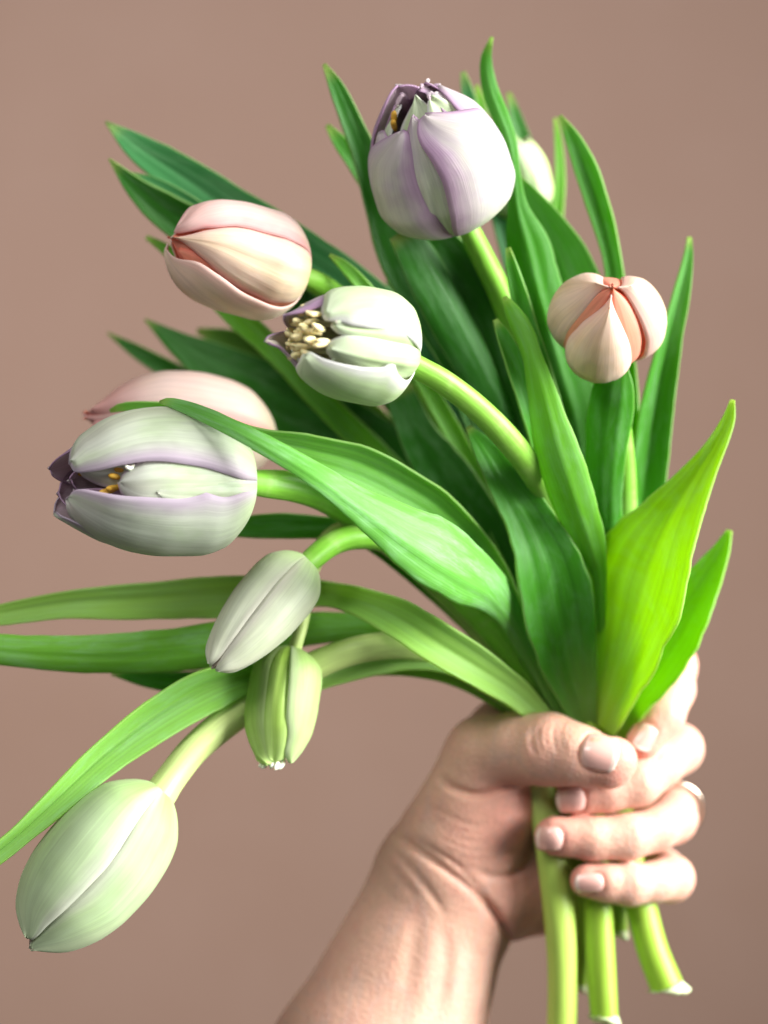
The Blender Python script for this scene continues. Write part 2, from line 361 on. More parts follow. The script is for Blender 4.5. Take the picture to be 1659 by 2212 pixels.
class Head:
    """A flower head: a base and a tip in space, a profile of radii, petals by height v and angle phi (0 faces the camera,
    positive = right hand when looking from base to tip)."""
    def __init__(s, root, base, tip, Rpx, prof, scale_d=None):
        s.root = root
        b, t = P(base[0], base[1], base[2]/1000), P(tip[0], tip[1], tip[2]/1000)
        s.b = b; ax = t - b; s.L = np.linalg.norm(ax); s.Z = ax/s.L
        mid = (b + t)/2; view = mid - np.array([0, -DIST, 0]); view /= np.linalg.norm(view)
        lat = np.cross(view, s.Z); s.lat = lat/np.linalg.norm(lat)
        s.X = np.cross(s.lat, s.Z)
        s.R = Rpx*S*(DIST + mid[1])/DIST
        s.pv = [p[0] for p in prof]; s.pr = [p[1] for p in prof]
    def r(s, v): return s.R*pchip(s.pv, s.pr, np.minimum(v, s.pv[-1]))
    def pt(s, v, phi, rad):
        v, phi, rad = np.broadcast_arrays(v, phi, rad)
        return s.b + s.Z*(s.L*v)[..., None] + (s.X*np.cos(phi)[..., None] + s.lat*np.sin(phi)[..., None])*rad[..., None]
    def petal(s, rows, mo, mi, lay=0.0, bulge=1.0, dip=1.0, rnd=0.35, tip=None, flare=0.0, curlin=0.0, jag=1.2, wav=0.25, seed=0,
              notch=None, ridge=0.0, thick=0.00045, nu=25, ns=40, edge_l=0.0, edge_r=0.0, groove=0.42):
        rows = np.array(rows, float); v0, v1 = rows[0, 0], rows[-1, 0]
        q = np.linspace(0, 1, ns); sv = 0.45*q + 0.55*(0.5 - 0.5*np.cos(np.pi*q))
        v = v0 + (v1 - v0)*sv
        fl = np.radians(pchip(rows[:, 0], rows[:, 1], v)); fr = np.radians(pchip(rows[:, 0], rows[:, 2], v))
        mid = (fl + fr)/2; hw = (fr - fl)/2
        vt = v1 - rnd*(v1 - v0); f = np.clip((v - vt)/(v1 - vt + 1e-9), 0, 1)
        if tip is not None: mid = mid + (np.radians(tip) - mid)*f**2
        hw = hw*np.sqrt(np.maximum(1 - f**2, 0.0008))
        u = np.linspace(-1, 1, nu)[None]
        rg = np.random.default_rng(seed*7 + 3)
        phi = mid[:, None] + hw[:, None]*u
        if jag:
            jj = np.interp(np.linspace(0, 1, ns), np.linspace(0, 1, 9), rg.uniform(-1, 1, 9))
            jk = np.interp(np.linspace(0, 1, ns), np.linspace(0, 1, 9), rg.uniform(-1, 1, 9))
            phi = phi + np.radians(jag)*np.where(u > 0, u**4*jj[:, None], u**4*jk[:, None])*np.sin(np.pi*sv)[:, None]
        if notch:                                                   # (side, v, degrees): a tooth on one edge
            side, nvv, deg, wd = notch
            phi = phi + np.radians(deg)*np.exp(-np.abs((v - nvv)/wd)**1.3)[:, None]*np.clip(u*np.sign(side), 0, 1)**4
        env = np.clip(sv*6, 0, 1)[:, None] if v0 < .05 else np.ones((ns, 1))
        rad = s.r(v)[:, None] + 0.001*(lay + bulge*(1 - u**2) - dip*np.abs(u)**3 + edge_l*np.clip(-u, 0, 1)**5 + edge_r*np.clip(u, 0, 1)**5)*env
        rad = rad + 0.001*flare*(sv**4)[:, None] - 0.001*curlin*(np.clip((sv - 0.8)/0.2, 0, 1)**2)[:, None]
        rad = rad + 0.001*ridge*np.exp(-(u/0.08)**2)*env
        for _ in range(4):                                          # soft lengthwise creases
            uc, vc = rg.uniform(-.8, .8), rg.uniform(.25, .8)
            rad = rad - 0.001*groove*rg.uniform(.4, 1.0)*np.exp(-((u - uc - .25*(sv[:, None] - vc))/rg.uniform(.05, .11))**2)*np.exp(-((sv[:, None] - vc)/rg.uniform(.14, .3))**2)
        p1, p2, p3 = rg.uniform(0, 6.28, 3)
        rad = rad + 0.001*wav*(np.sin(3.1*u + p1 + 2*sv[:, None])*np.sin(4*sv[:, None] + p2) + 0.7*np.sin(6*u + p3 + sv[:, None]*3)*sv[:, None])*env
        rad = np.maximum(rad, 0.0004)
        vv = v[:, None] + 0.012*wav*np.sin(5*u + p1)*f[:, None]
        V = s.pt(vv, phi, rad)
        UV = np.stack(np.broadcast_arrays((u + 1)/2, sv[:, None]), -1)
        o = link('petal', grid_mesh('petal', V - np.array(s.root.location), UV), [mo, mi], s.root)
        solidify(o, thick, -1.0, 1)
        return o
    def seed_body(s, name, v, phi, rfrac, length, width, mat, lean=0.0, spin=0.0, bend=0.0, groove=True):
        """An anther or stigma: a grooved, slightly bent, tapering body."""
        c = s.pt(np.array(v), np.array(R(phi)), np.array(s.R*rfrac))
        ax = s.Z + lean*(s.lat*math.cos(spin) + s.X*math.sin(spin)); ax /= np.linalg.norm(ax)
        a = np.cross(ax, s.X); a /= np.linalg.norm(a); b = np.cross(ax, a)
        tt = np.linspace(-1, 1, 13)[:, None, None]; th = np.linspace(0, 6.2832, 14, endpoint=False)[None, :, None]
        rr = width*np.sqrt(np.maximum(1 - np.abs(tt)**2.6, 0.004))*(1 + 0.10*tt)
        if groove: rr = rr*(1 - 0.22*np.exp(-((np.cos(th) - 1)/0.18)**2))
        V = c + ax*tt*length + a*(rr*np.cos(th) + bend*length*tt**2) + b*rr*np.sin(th)
        return link(name, grid_mesh(name, V - np.array(s.root.location), None, True), mat, s.root)

PROF_DOUBLE = [(0, .16), (.03, .48), (.08, .70), (.17, .89), (.3, 1.0), (.47, 1.0), (.62, .95), (.76, .84), (.9, .66), (1.0, .46), (1.1, .30)]
PROF_TIGHT = [(0, .16), (.03, .48), (.08, .70), (.17, .89), (.3, 1.0), (.47, 1.0), (.62, .94), (.76, .80), (.88, .58), (1.0, .34), (1.1, .2)]
PROF_BUD = [(0, .16), (.03, .38), (.08, .58), (.16, .77), (.3, .94), (.45, 1.0), (.6, .96), (.74, .83), (.86, .60), (.94, .36), (1.0, .10)]
PROF_BLUNT = [(0, .18), (.03, .50), (.08, .72), (.17, .90), (.3, 1.0), (.5, 1.0), (.68, .93), (.8, .80), (.9, .58), (.96, .36), (1.0, .14)]
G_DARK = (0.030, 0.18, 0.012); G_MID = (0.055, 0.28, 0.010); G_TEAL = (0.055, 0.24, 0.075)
G_LIGHT = (0.14, 0.40, 0.025); G_YEL = (0.27, 0.54, 0.006); G_PALE = (0.34, 0.56, 0.17)
ST = (0.18, 0.44, 0.04); ST_P = (0.54, 0.67, 0.24); ST_Y = (0.20, 0.43, 0.05)

def slot(dx, dz, y0=1570, y1=1960):
    """Points of a stem through the fist; dx from the bundle's axis, dz hand-depth units."""
    return [(1262 + dx*0.85, y0, 26, (HD + (10 + dz)*HZ)*1000), (1272 + dx, (y0+y1)/2, 26, (HD + (8 + dz)*HZ)*1000)]
HDm = HD*1000
# ================================================================== the tulips
# ---- large lilac double tulip at the top
A = tulip('large round lilac and cream double tulip, topmost in the bunch, petals parted at the tip')
make_stem(A, [(1000, 470, 22, 14), (1042, 555, 25, 22), (1085, 645, 26, 30), (1125, 760, 26, 38), (1165, 920, 26, 42), (1205, 1120, 26, 46), (1250, 1400, 26, 52)]
    + slot(10, 10) + [(1330, 1950, 20, HDm+6), (1338, 2010, 17, HDm+6)], ST, seed=1)
h = Head(A, (985, 490, 16), (896, 192, -10), 141, PROF_TIGHT)
h.petal([(0, -2, 95), (.12, -4, 108), (.3, -2, 112), (.5, -1, 112), (.68, -5, 108), (.8, -7, 100), (.9, -8, 80)], LILAC_O, LILAC_I, lay=1.4, bulge=1.2, dip=1.2, rnd=.30, tip=4, curlin=2.4, seed=1, wav=.4, edge_l=0.8)
h.petal([(0, -100, -3), (.12, -112, -9), (.28, -118, -14), (.5, -118, -16), (.66, -112, -19), (.84, -95, -24)], LILAC_O, LILAC_I, lay=.8, bulge=1.0, dip=1.6, rnd=.30, tip=-36, curlin=1.2, seed=2, wav=.4)
h.petal([(0, -40, 30), (.2, -44, 32), (.5, -44, 30), (.75, -36, 16), (.90, -30, 6)], LILAC_O, LILAC_I, lay=-1.8, bulge=1.0, dip=.6, rnd=.3, tip=-18, seed=3, wav=.5, jag=4)
h.petal([(0, 80, 190), (.3, 70, 205), (.6, 62, 205), (.82, 55, 195), (.95, 48, 180)], LILAC_O, LILAC_I, lay=.4, bulge=.9, dip=.8, rnd=.16, seed=4, curlin=1.6, wav=.5)
h.petal([(0, -125, -40), (.3, -130, -50), (.6, -128, -52), (.80, -115, -55)], LILAC_O, LILAC_I, lay=-1.4, bulge=.8, dip=.8, rnd=.14, seed=5, wav=.4)
h.petal([(0, 165, 262), (.3, 165, 264), (.6, 165, 264), (.85, 168, 262), (1.0, 170, 258)], LILAC_O, LILAC_I, lay=.4, bulge=.6, dip=.2, rnd=.12, seed=6, flare=1.6, jag=4, wav=.5)
h.petal([(0, 95, 190), (.4, 90, 185), (.75, 92, 182), (.99, 95, 178)], LILAC_O, LILAC_I, lay=-1.6, bulge=.8, dip=.2, rnd=.14, seed=7, jag=4, wav=.6)
h.petal([(.1, -60, 40), (.5, -65, 50), (.8, -70, 50), (.97, -65, 45)], GREEN_O, LILAC_I, lay=-7.5, bulge=1.2, dip=-.6, rnd=.2, seed=8, wav=.6)
h.petal([(.1, 30, 150), (.5, 30, 150), (.8, 30, 140), (.95, 40, 130)], LILAC_O, LILAC_I, lay=-6, bulge=1, dip=-.5, rnd=.2, seed=9, wav=.7)
h.petal([(.1, 50, 140), (.5, 45, 135), (.8, 40, 130), (.94, 40, 125)], LILAC_O, LILAC_I, lay=-3.2, bulge=1, dip=.4, rnd=.16, seed=10, wav=.6, curlin=1.5)
h.petal([(.1, -160, -70), (.5, -160, -70), (.9, -150, -80)], GREEN_O, LILAC_I, lay=-4.5, bulge=.8, dip=.2, rnd=.2, seed=110, wav=.6)
h.petal([(.2, 100, 200), (.6, 100, 200), (.98, 110, 190)], LILAC_O, LILAC_I, lay=-5, bulge=.8, dip=.2, rnd=.14, seed=111, wav=1.0, jag=6)
h.petal([(.2, 0, 90), (.6, 0, 90), (.95, 10, 80)], GREEN_O, LILAC_I, lay=-4, bulge=.8, dip=.2, rnd=.14, seed=112, wav=.9, jag=4)
h.petal([(.2, 190, 270), (.6, 190, 270), (.95, 195, 262)], LILAC_O, LILAC_I, lay=-3.5, bulge=.8, dip=.2, rnd=.14, seed=113, wav=.9, jag=4)
for i, (v, ph, rf) in enumerate([(.86, -88, .42), (.82, -80, .46)]):
    h.seed_body('stamen', v, ph, rf, .0024, .0011, ANTHER_YELLOW, .3, i*1.3)
make_leaf(A, [(1063, 80, 3, 22), (1050, 130, 12, 24), (1058, 190, 16, 25), (1080, 250, 17, 24), (1102, 310, 13, 24), (1112, 380, 11, 24), (1118, 450, 22, 26), (1138, 530, 46, 28), (1165, 640, 50, 30), (1205, 780, 54, 34), (1245, 920, 55, 38), (1270, 1100, 46, 44), (1275, 1350, 40, 50), (1270, 1570, 24, 54)], G_MID, cup=-.15, fold=-.4, tilt=14, seed=1)
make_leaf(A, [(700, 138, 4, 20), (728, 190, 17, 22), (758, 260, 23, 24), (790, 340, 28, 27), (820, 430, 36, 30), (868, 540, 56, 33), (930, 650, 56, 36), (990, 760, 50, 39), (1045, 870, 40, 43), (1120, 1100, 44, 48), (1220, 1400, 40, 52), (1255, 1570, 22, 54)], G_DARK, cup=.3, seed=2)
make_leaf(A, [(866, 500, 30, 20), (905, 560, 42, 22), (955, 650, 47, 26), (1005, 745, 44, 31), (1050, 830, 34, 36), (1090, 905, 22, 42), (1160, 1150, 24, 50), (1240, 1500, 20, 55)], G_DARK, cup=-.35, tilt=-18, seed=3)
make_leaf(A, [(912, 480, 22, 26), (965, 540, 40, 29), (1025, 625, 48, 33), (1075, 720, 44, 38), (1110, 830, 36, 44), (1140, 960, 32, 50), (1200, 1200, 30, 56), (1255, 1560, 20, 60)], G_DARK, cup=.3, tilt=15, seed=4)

# ---- blush peach bud on the left
B = tulip('closed peach and cream tulip bud with a coral seam, left of the pale open tulip')
make_stem(B, [(640, 590, 18, 10), (690, 612, 24, 22), (760, 670, 25, 38), (850, 780, 25, 48), (960, 950, 25, 54), (1080, 1180, 25, 58), (1190, 1400, 25, 60)]
    + slot(-40, 45) + [(1240, 1900, 24, HDm+9), (1246, 1935, 23, HDm+9)], ST, seed=2)
h = Head(B, (662, 600, 12), (362, 512, -4), 108, PROF_BLUNT)
h.petal([(.02, 50, 170), (.3, 42, 180), (.6, 40, 180), (.8, 32, 170), (.98, 30, 140)], ROSE_O, PEACH_I, lay=.9, bulge=1.0, dip=1.6, rnd=.18, tip=40, seed=11, wav=.3)
h.petal([(.02, -170, -52), (.25, -178, -42), (.45, -175, -36), (.68, -165, -24), (.85, -150, -20), (1.0, -120, -30)], PEACH_O, ROSE_O, lay=1.2, bulge=1.2, dip=1.0, rnd=.22, seed=12, wav=.35, edge_r=1.3)
h.petal([(.0, -50, 50), (.2, -50, 44), (.4, -42, 42), (.6, -32, 40), (.78, -17, 30), (.9, -8, 20), (.99, 0, 10)], PEACH_O, PEACH_I, lay=.2, bulge=1.6, dip=1.5, rnd=.2, tip=6, seed=13, wav=.2, ridge=-.25)
h.petal([(0, 20, 90), (.4, 15, 95), (.7, 14, 80), (.93, 20, 60)], PEACH_I, PEACH_I, lay=-2.4, bulge=.4, dip=.2, rnd=.3, seed=14)
h.petal([(0, -95, -10), (.4, -90, -10), (.7, -80, 0), (.93, -60, 0)], PEACH_I, PEACH_I, lay=-2.2, bulge=.4, dip=.2, rnd=.3, seed=15)
h.petal([(0, 120, 250), (.5, 110, 250), (.95, 130, 230)], PEACH_O, PEACH_I, lay=-.6, bulge=.6, dip=.4, rnd=.3, seed=16)
h.petal([(.4, -60, 60), (.7, -80, 70), (1.0, -60, 60)], PEACH_I, PEACH_I, lay=-3.2, bulge=.4, dip=.2, rnd=.3, seed=17)
make_leaf(B, [(228, 263, 2, 38), (300, 320, 30, 38), (400, 385, 44, 38), (500, 455, 52, 39), (620, 535, 58, 40), (740, 615, 56, 42), (860, 715, 50, 46), (980, 880, 46, 52), (1100, 1150, 44, 58), (1230, 1520, 24, 60)], G_TEAL, cup=.1, fold=.25, tilt=-10, seed=5, wave=.03)
make_leaf(B, [(235, 343, 2, 30), (290, 402, 21, 31), (350, 450, 36, 33), (430, 500, 44, 36), (540, 570, 44, 40), (680, 670, 42, 46), (850, 830, 42, 54), (1050, 1150, 40, 60), (1220, 1500, 22, 62)], G_DARK, cup=.5, tilt=10, seed=6)
make_leaf(B, [(268, 372, 3, 33), (330, 392, 10, 34), (400, 430, 13, 35), (470, 480, 14, 37), (600, 580, 15, 42), (800, 780, 16, 52), (1000, 1100, 18, 60), (1200, 1480, 18, 62)], G_TEAL, cup=.3, seed=7)
make_leaf(B, [(712, 550, 3, 16), (745, 575, 12, 17), (785, 620, 15, 19), (840, 700, 16, 26), (920, 830, 18, 36), (1050, 1080, 20, 46), (1200, 1480, 16, 56)], G_LIGHT, cup=.5, seed=8)
make_leaf(B, [(316, 512, 5, 40), (360, 540, 12, 41), (430, 600, 22, 43), (510, 680, 26, 45), (580, 745, 24, 47), (700, 870, 26, 52), (900, 1080, 28, 58), (1180, 1480, 20, 64)], G_LIGHT, cup=.4, seed=9)

# ---- pale green open double tulip in the centre
C = tulip('pale green double tulip in the centre of the bunch, open tip showing cream stamens')
make_stem(C, [(866, 772, 27, -24), (900, 792, 26, -22), (960, 826, 27, -18), (1030, 880, 28, -11), (1095, 946, 29, -3), (1150, 1016, 29, 8), (1190, 1095, 29, 20), (1220, 1250, 29, 34), (1245, 1420, 28, 44)]
    + slot(8, -42) + [(1292, 1950, 30, HDm-6), (1298, 2080, 32, HDm-8), (1306, 2196, 30, HDm-10)], ST_Y, seed=3, flare=.1)
h = Head(C, (882, 766, -22), (640, 722, -46), 108, PROF_DOUBLE)
h.petal([(0, 2, 110), (.09, 8, 125), (.26, 17, 130), (.43, 22, 130), (.6, 22, 125), (.74, 23, 115), (.80, 27, 105), (.91, 34, 90)], GREEN_O, GREEN_I, lay=1.6, bulge=1.6, dip=1.0, rnd=.12, tip=44, curlin=1.0, seed=21, wav=.3)
h.petal([(0, -120, -28), (.15, -130, -32), (.3, -132, -25), (.5, -130, -20), (.64, -125, -24), (.78, -115, -26), (1.0, -105, -34)], GREEN_O, GREEN_I, lay=1.4, bulge=1.3, dip=.6, rnd=.12, tip=-42, seed=22, wav=.3, notch=(1, .39, 15, .05), edge_r=.5)
h.petal([(0, -30, 20), (.12, -40, 20), (.3, -40, 18), (.5, -40, 16), (.7, -38, 14), (.86, -34, 10)], GREEN_O, GREEN_I, lay=-.2, bulge=1.5, dip=1.6, rnd=.14, seed=23, wav=.5, curlin=1.0, ridge=.3)
h.petal([(0, 0, 45), (.3, 5, 50), (.6, 5, 50), (.85, 8, 46)], GREEN_O, GREEN_I, lay=-1.0, bulge=1.2, dip=.6, rnd=.2, seed=24, wav=.5)
h.petal([(0, -60, -10), (.4, -60, -10), (.8, -50, -12)], GREEN_O, GREEN_I, lay=-2, bulge=1.0, dip=.6, rnd=.25, seed=25, wav=.5)
h.petal([(0, 90, 190), (.4, 85, 190), (.7, 75, 185), (.9, 68, 175), (1.10, 66, 165)], LILAC_O, GREEN_I, lay=.4, bulge=.8, dip=.8, rnd=.16, seed=26, wav=.5)
h.petal([(0, 165, 275), (.4, 165, 275), (.8, 172, 270), (1.19, 180, 264)], LILAC_O, GREEN_I, lay=.4, bulge=.8, dip=.4, rnd=.2, seed=27, wav=.5)
h.petal([(.1, 200, 320), (.5, 200, 310), (.98, 215, 290)], GREEN_O, GREEN_I, lay=-2, bulge=.6, dip=.3, rnd=.35, seed=28, wav=.5)
h.petal([(.2, 40, 150), (.6, 45, 150), (.97, 70, 130)], GREEN_O, GREEN_I, lay=-3, bulge=.6, dip=.3, rnd=.4, seed=29, wav=.6)
k = 0
for ring_r, n, vv in ((.54, 17, .92), (.40, 13, .95), (.25, 9, .97), (.08, 4, .98)):
    for i in range(n):
        ph = 360*i/n + 13*k + random.uniform(-9, 9); k += 1
        h.seed_body('stamen', vv + random.uniform(-.035, .03), ph, ring_r*random.uniform(.9, 1.08), .0026, .00095, ANTHER_CREAM, random.uniform(.1, .5), random.uniform(0, 6.28), random.uniform(-.15, .15))
make_leaf(C, [(1010, 922, 5, 14), (1050, 975, 28, 13), (1095, 1050, 40, 12), (1145, 1130, 54, 12), (1183, 1220, 72, 13), (1205, 1320, 79, 18), (1225, 1420, 64, 27), (1247, 1500, 44, 36), (1266, 1575, 24, 44)], (0.06, 0.29, 0.015, 0.35), cup=.28, tilt=-10, seed=10, wave=.03)
make_leaf(C, [(1090, 640, 5, 2), (1108, 675, 16, 2), (1132, 720, 20, 0), (1150, 775, 20, -2), (1171, 860, 31, -3), (1194, 955, 43, -2), (1222, 1042, 46, 2), (1250, 1120, 42, 8), (1277, 1195, 29, 16), (1295, 1258, 13, 24), (1292, 1420, 10, 38), (1275, 1570, 10, 46)], G_LIGHT, cup=-.45, tilt=22, seed=11)
make_leaf(C, [(1070, 690, 5, 6), (1088, 728, 15, 6), (1112, 785, 22, 7), (1136, 850, 24, 9), (1155, 920, 22, 13), (1190, 1050, 22, 22), (1250, 1300, 20, 38), (1270, 1560, 14, 48)], G_MID, cup=.55, tilt=-12, seed=12)
make_leaf(C, [(1097, 535, 5, 12), (1106, 580, 13, 12), (1122, 640, 18, 13), (1140, 710, 22, 15), (1165, 800, 26, 18), (1200, 950, 30, 26), (1250, 1250, 24, 42), (1272, 1560, 14, 50)], G_MID, cup=.5, tilt=10, seed=13)

# ---- pink bud behind the lilac tulip on the left
D = tulip('pink blushed tulip bud at the left, half hidden behind the large lilac tulip')
make_stem(D, [(585, 950, 20, 38), (660, 985, 25, 44), (780, 1060, 26, 50), (920, 1190, 26, 54), (1060, 1330, 26, 58), (1180, 1480, 26, 60)]
    + slot(-70, 40) + [(1215, 1900, 24, HDm+8), (1220, 1930, 23, HDm+8)], ST, seed=4)
h = Head(D, (596, 950, 40), (192, 908, 28), 112, PROF_BUD[:-1] + [(1.0, .22)])
h.petal([(.0, 8, 120), (.3, 8, 135), (.6, 12, 135), (.85, 16, 110), (1.0, 24, 90)], PINK_O, PEACH_I, lay=1.4, bulge=1.4, dip=1.2, rnd=.2, tip=36, seed=31)
h.petal([(0, -110, 10), (.3, -120, 6), (.6, -120, 4), (.85, -100, 4), (.98, -80, 0)], PINK_O, PEACH_I, lay=.4, bulge=1.2, dip=1.4, rnd=.2, tip=-10, seed=32)
h.petal([(0, 110, 260), (.5, 105, 260), (.98, 120, 230)], PINK_O, PEACH_I, lay=.2, bulge=1, dip=1, rnd=.25, seed=33)
h.petal([(0, -20, 60), (.5, -25, 60), (.8, -30, 50), (1.03, -10, 40)], PINK_O, PEACH_I, lay=-1, bulge=.5, dip=.3, rnd=.25, tip=10, seed=34, wav=.5)
h.petal([(.3, -90, 90), (.8, -90, 90), (1.0, -70, 70)], PINK_O, PEACH_I, lay=-2, bulge=.4, dip=.2, rnd=.25, seed=35)
h.petal([(.3, 0, 70), (.7, 0, 70), (1.03, 0, 60)], PINK_O, PEACH_I, lay=-.2, bulge=.4, dip=.2, rnd=.1, seed=36, jag=5, wav=.6)
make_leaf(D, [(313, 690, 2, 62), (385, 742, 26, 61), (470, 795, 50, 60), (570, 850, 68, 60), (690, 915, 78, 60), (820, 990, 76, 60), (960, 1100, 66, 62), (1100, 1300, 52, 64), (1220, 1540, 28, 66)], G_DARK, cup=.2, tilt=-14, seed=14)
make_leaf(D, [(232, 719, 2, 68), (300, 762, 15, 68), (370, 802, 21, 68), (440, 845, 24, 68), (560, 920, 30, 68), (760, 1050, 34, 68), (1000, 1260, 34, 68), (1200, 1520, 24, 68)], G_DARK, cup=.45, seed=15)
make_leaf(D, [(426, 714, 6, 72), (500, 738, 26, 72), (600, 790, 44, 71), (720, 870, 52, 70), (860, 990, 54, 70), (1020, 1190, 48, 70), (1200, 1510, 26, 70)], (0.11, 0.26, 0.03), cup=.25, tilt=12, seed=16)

# ---- large lilac-white double tulip on the left
E = tulip('large creamy white double tulip with lilac edges at the far left, half open')
make_stem(E, [(535, 1042, 26, -8), (580, 1046, 31, -4), (640, 1054, 33, 2), (710, 1080, 32, 10), (800, 1140, 30, 20), (900, 1220, 29, 30), (1020, 1330, 28, 40), (1150, 1450, 27, 47)]
    + slot(-26, -12) + [(1254, 1950, 20, HDm+2), (1256, 2050, 15, HDm+2), (1254, 2128, 13, HDm+2)], ST, seed=5)
h = Head(E, (548, 1043, -6), (126, 1036, -28), 139, PROF_TIGHT)
h.petal([(0, 150, 262), (.4, 150, 265), (.75, 155, 262), (.92, 160, 260), (.98, 160, 260)], LILAC_O, LILAC_I, lay=.6, bulge=.6, dip=.2, rnd=.12, seed=41, wav=.5)
h.petal([(0, 85, 170), (.4, 80, 175), (.75, 70, 180), (.95, 70, 190), (1.03, 75, 190)], LILAC_O, LILAC_I, lay=.4, bulge=.8, dip=.4, rnd=.18, tip=150, seed=42, wav=.4)
h.petal([(0, 4, 115), (.1, 3, 128), (.25, 8, 132), (.4, 14, 130), (.6, 18, 128), (.75, 16, 122), (.88, 12, 112), (.97, 12, 105)], CREAM_O, LILAC_I, lay=1.9, bulge=1.6, dip=.9, rnd=.09, tip=34, curlin=.6, seed=43, wav=.45, edge_l=.4)
h.petal([(0, -125, -8), (.12, -130, -9), (.25, -132, -13), (.45, -130, -13), (.6, -128, -14), (.76, -124, -15), (.89, -118, -13), (.98, -110, -12)], CREAM_O, LILAC_I, lay=2.1, bulge=1.5, dip=.6, rnd=.11, tip=-40, curlin=.8, seed=44, wav=.5, notch=(1, .34, 4.5, .05), edge_r=.4)
h.petal([(0, -28, 28), (.2, -32, 28), (.45, -34, 28), (.62, -34, 24), (.75, -30, 16)], CREAM_O, LILAC_I, lay=-.5, bulge=1.5, dip=.5, rnd=.16, tip=-2, seed=45, wav=.5, curlin=1.4)
h.petal([(0, -26, 4), (.2, -28, 6), (.4, -28, 7), (.585, -28, 6)], CREAM_O, LILAC_I, lay=.5, bulge=1.0, dip=.6, rnd=.22, tip=-9, seed=46, wav=.2, jag=0, edge_r=.2)
h.petal([(0, -190, -90), (.4, -195, -95), (.7, -190, -85), (.9, -178, -75), (1.0, -165, -70)], CREAM_O, LILAC_I, lay=2.4, bulge=1.0, dip=.3, rnd=.16, seed=47, wav=.4, flare=2.2)
h.petal([(.1, 20, 110), (.5, 18, 110), (.83, 24, 90)], CREAM_O, LILAC_I, lay=-2.6, bulge=.8, dip=.4, rnd=.3, seed=48, wav=.6)
h.petal([(.1, -110, -20), (.5, -110, -20), (.86, -90, -30)], CREAM_O, LILAC_I, lay=-2.4, bulge=.8, dip=.4, rnd=.3, seed=49, wav=.6)
h.petal([(.1, 90, 200), (.5, 95, 200), (.90, 100, 195)], CREAM_O, LILAC_I, lay=-3, bulge=.6, dip=.2, rnd=.2, seed=50, wav=.4)
for i, (v, ph, rf) in enumerate([(.72, 13, .62), (.75, 6, .60), (.76, -10, .60), (.79, -16, .56), (.84, 40, .4), (.85, 160, .3)]):
    h.seed_body('stamen', v, ph, rf, .0032, .0011, ANTHER_YELLOW, .25, i*1.1)
h.petal([(.2, -20, 70), (.6, -20, 70), (.90, -10, 60)], CREAM_O, LILAC_I, lay=-4.5, bulge=.8, dip=.2, rnd=.15, seed=151, wav=.8)
h.petal([(.2, -80, -10), (.6, -80, -10), (.93, -70, -20)], LILAC_O, LILAC_I, lay=-5, bulge=.8, dip=.2, rnd=.15, seed=152, wav=.8)
h.petal([(.2, 120, 240), (.6, 120, 240), (.93, 130, 230)], LILAC_O, LILAC_I, lay=-5.5, bulge=.8, dip=.2, rnd=.15, seed=153, wav=.8)
h.seed_body('stigma', .70, 14, .80, .0020, .0008, STIGMA, .4, 2.0, .45, False)
h.seed_body('stigma', .80, 40, .50, .0030, .0009, STIGMA, .5, 1.0, .35, False)
make_leaf(E, [(346, 869, 3, -18), (370, 870, 10, -21), (433, 892, 16, -28), (549, 947, 20, -36), (665, 1014, 24, -38), (760, 1078, 33, -34), (823, 1118, 46, -30), (884, 1156, 60, -25), (950, 1194, 73, -18), (1004, 1228, 68, -9), (1062, 1272, 47, 4), (1100, 1322, 30, 15), (1140, 1400, 20, 26), (1185, 1480, 18, 36), (1228, 1565, 16, 44)], (0.14, 0.41, 0.06, 1.0), cup=-.30, tilt=-24, seed=17, wave=.07, nv=100)
make_leaf(E, [(238, 888, 4, 4), (262, 880, 9, 3), (310, 878, 10, 0), (380, 886, 12, -4), (470, 915, 16, -8), (560, 950, 24, -10), (660, 978, 40, -10), (770, 1010, 50, -6), (880, 1065, 50, 2), (960, 1120, 46, 10), (1040, 1210, 40, 22), (1130, 1370, 32, 36), (1220, 1550, 18, 48)], (0.16, 0.43, 0.06), cup=.40, tilt=8, seed=18)
make_leaf(E, [(455, 1140, 8, 20), (530, 1140, 22, 20), (610, 1137, 27, 20), (690, 1140, 24, 22), (770, 1150, 22, 26), (870, 1210, 28, 32), (1000, 1320, 30, 42), (1160, 1480, 24, 50), (1230, 1560, 16, 52)], G_MID, cup=.35, tilt=-8, seed=19)

# ---- small pale bud in front
F = tulip('small closed ivory tulip bud pointing down left, in front of the long leaves')
make_stem(F, [(655, 1228, 22, -2), (685, 1200, 25, 2), (725, 1172, 26, 6), (775, 1160, 27, 10), (840, 1170, 27, 16), (930, 1230, 27, 26), (1040, 1340, 27, 38), (1150, 1460, 26, 46)]
    + slot(-10, 25) + [(1262, 1900, 24, HDm+6), (1266, 1935, 23, HDm+6)], ST, seed=6)
h = Head(F, (666, 1208, 2), (458, 1446, -14), 69, [(0, .2), (.03, .48), (.08, .72), (.16, .9), (.3, 1.0), (.45, 1.0), (.6, .92), (.75, .76), (.88, .54), (.96, .36), (1.0, .2)])
h.petal([(0, 8, 130), (.2, 10, 150), (.5, 10, 155), (.8, 8, 140), (1.0, 0, 110)], BLUSH_O, PALE_I, lay=.6, bulge=1.0, dip=.9, rnd=.15, tip=40, seed=61, ridge=-.2)
h.petal([(0, -130, 16), (.2, -145, 15), (.5, -150, 13), (.8, -140, 8), (1.0, -110, 2)], BLUSH_O, PALE_I, lay=.7, bulge=1.1, dip=.7, rnd=.15, tip=-30, seed=62, ridge=.15)
h.petal([(0, 100, 260), (.5, 100, 260), (.97, 120, 240)], BLUSH_O, PALE_I, lay=0, bulge=1, dip=1, rnd=.2, seed=63)
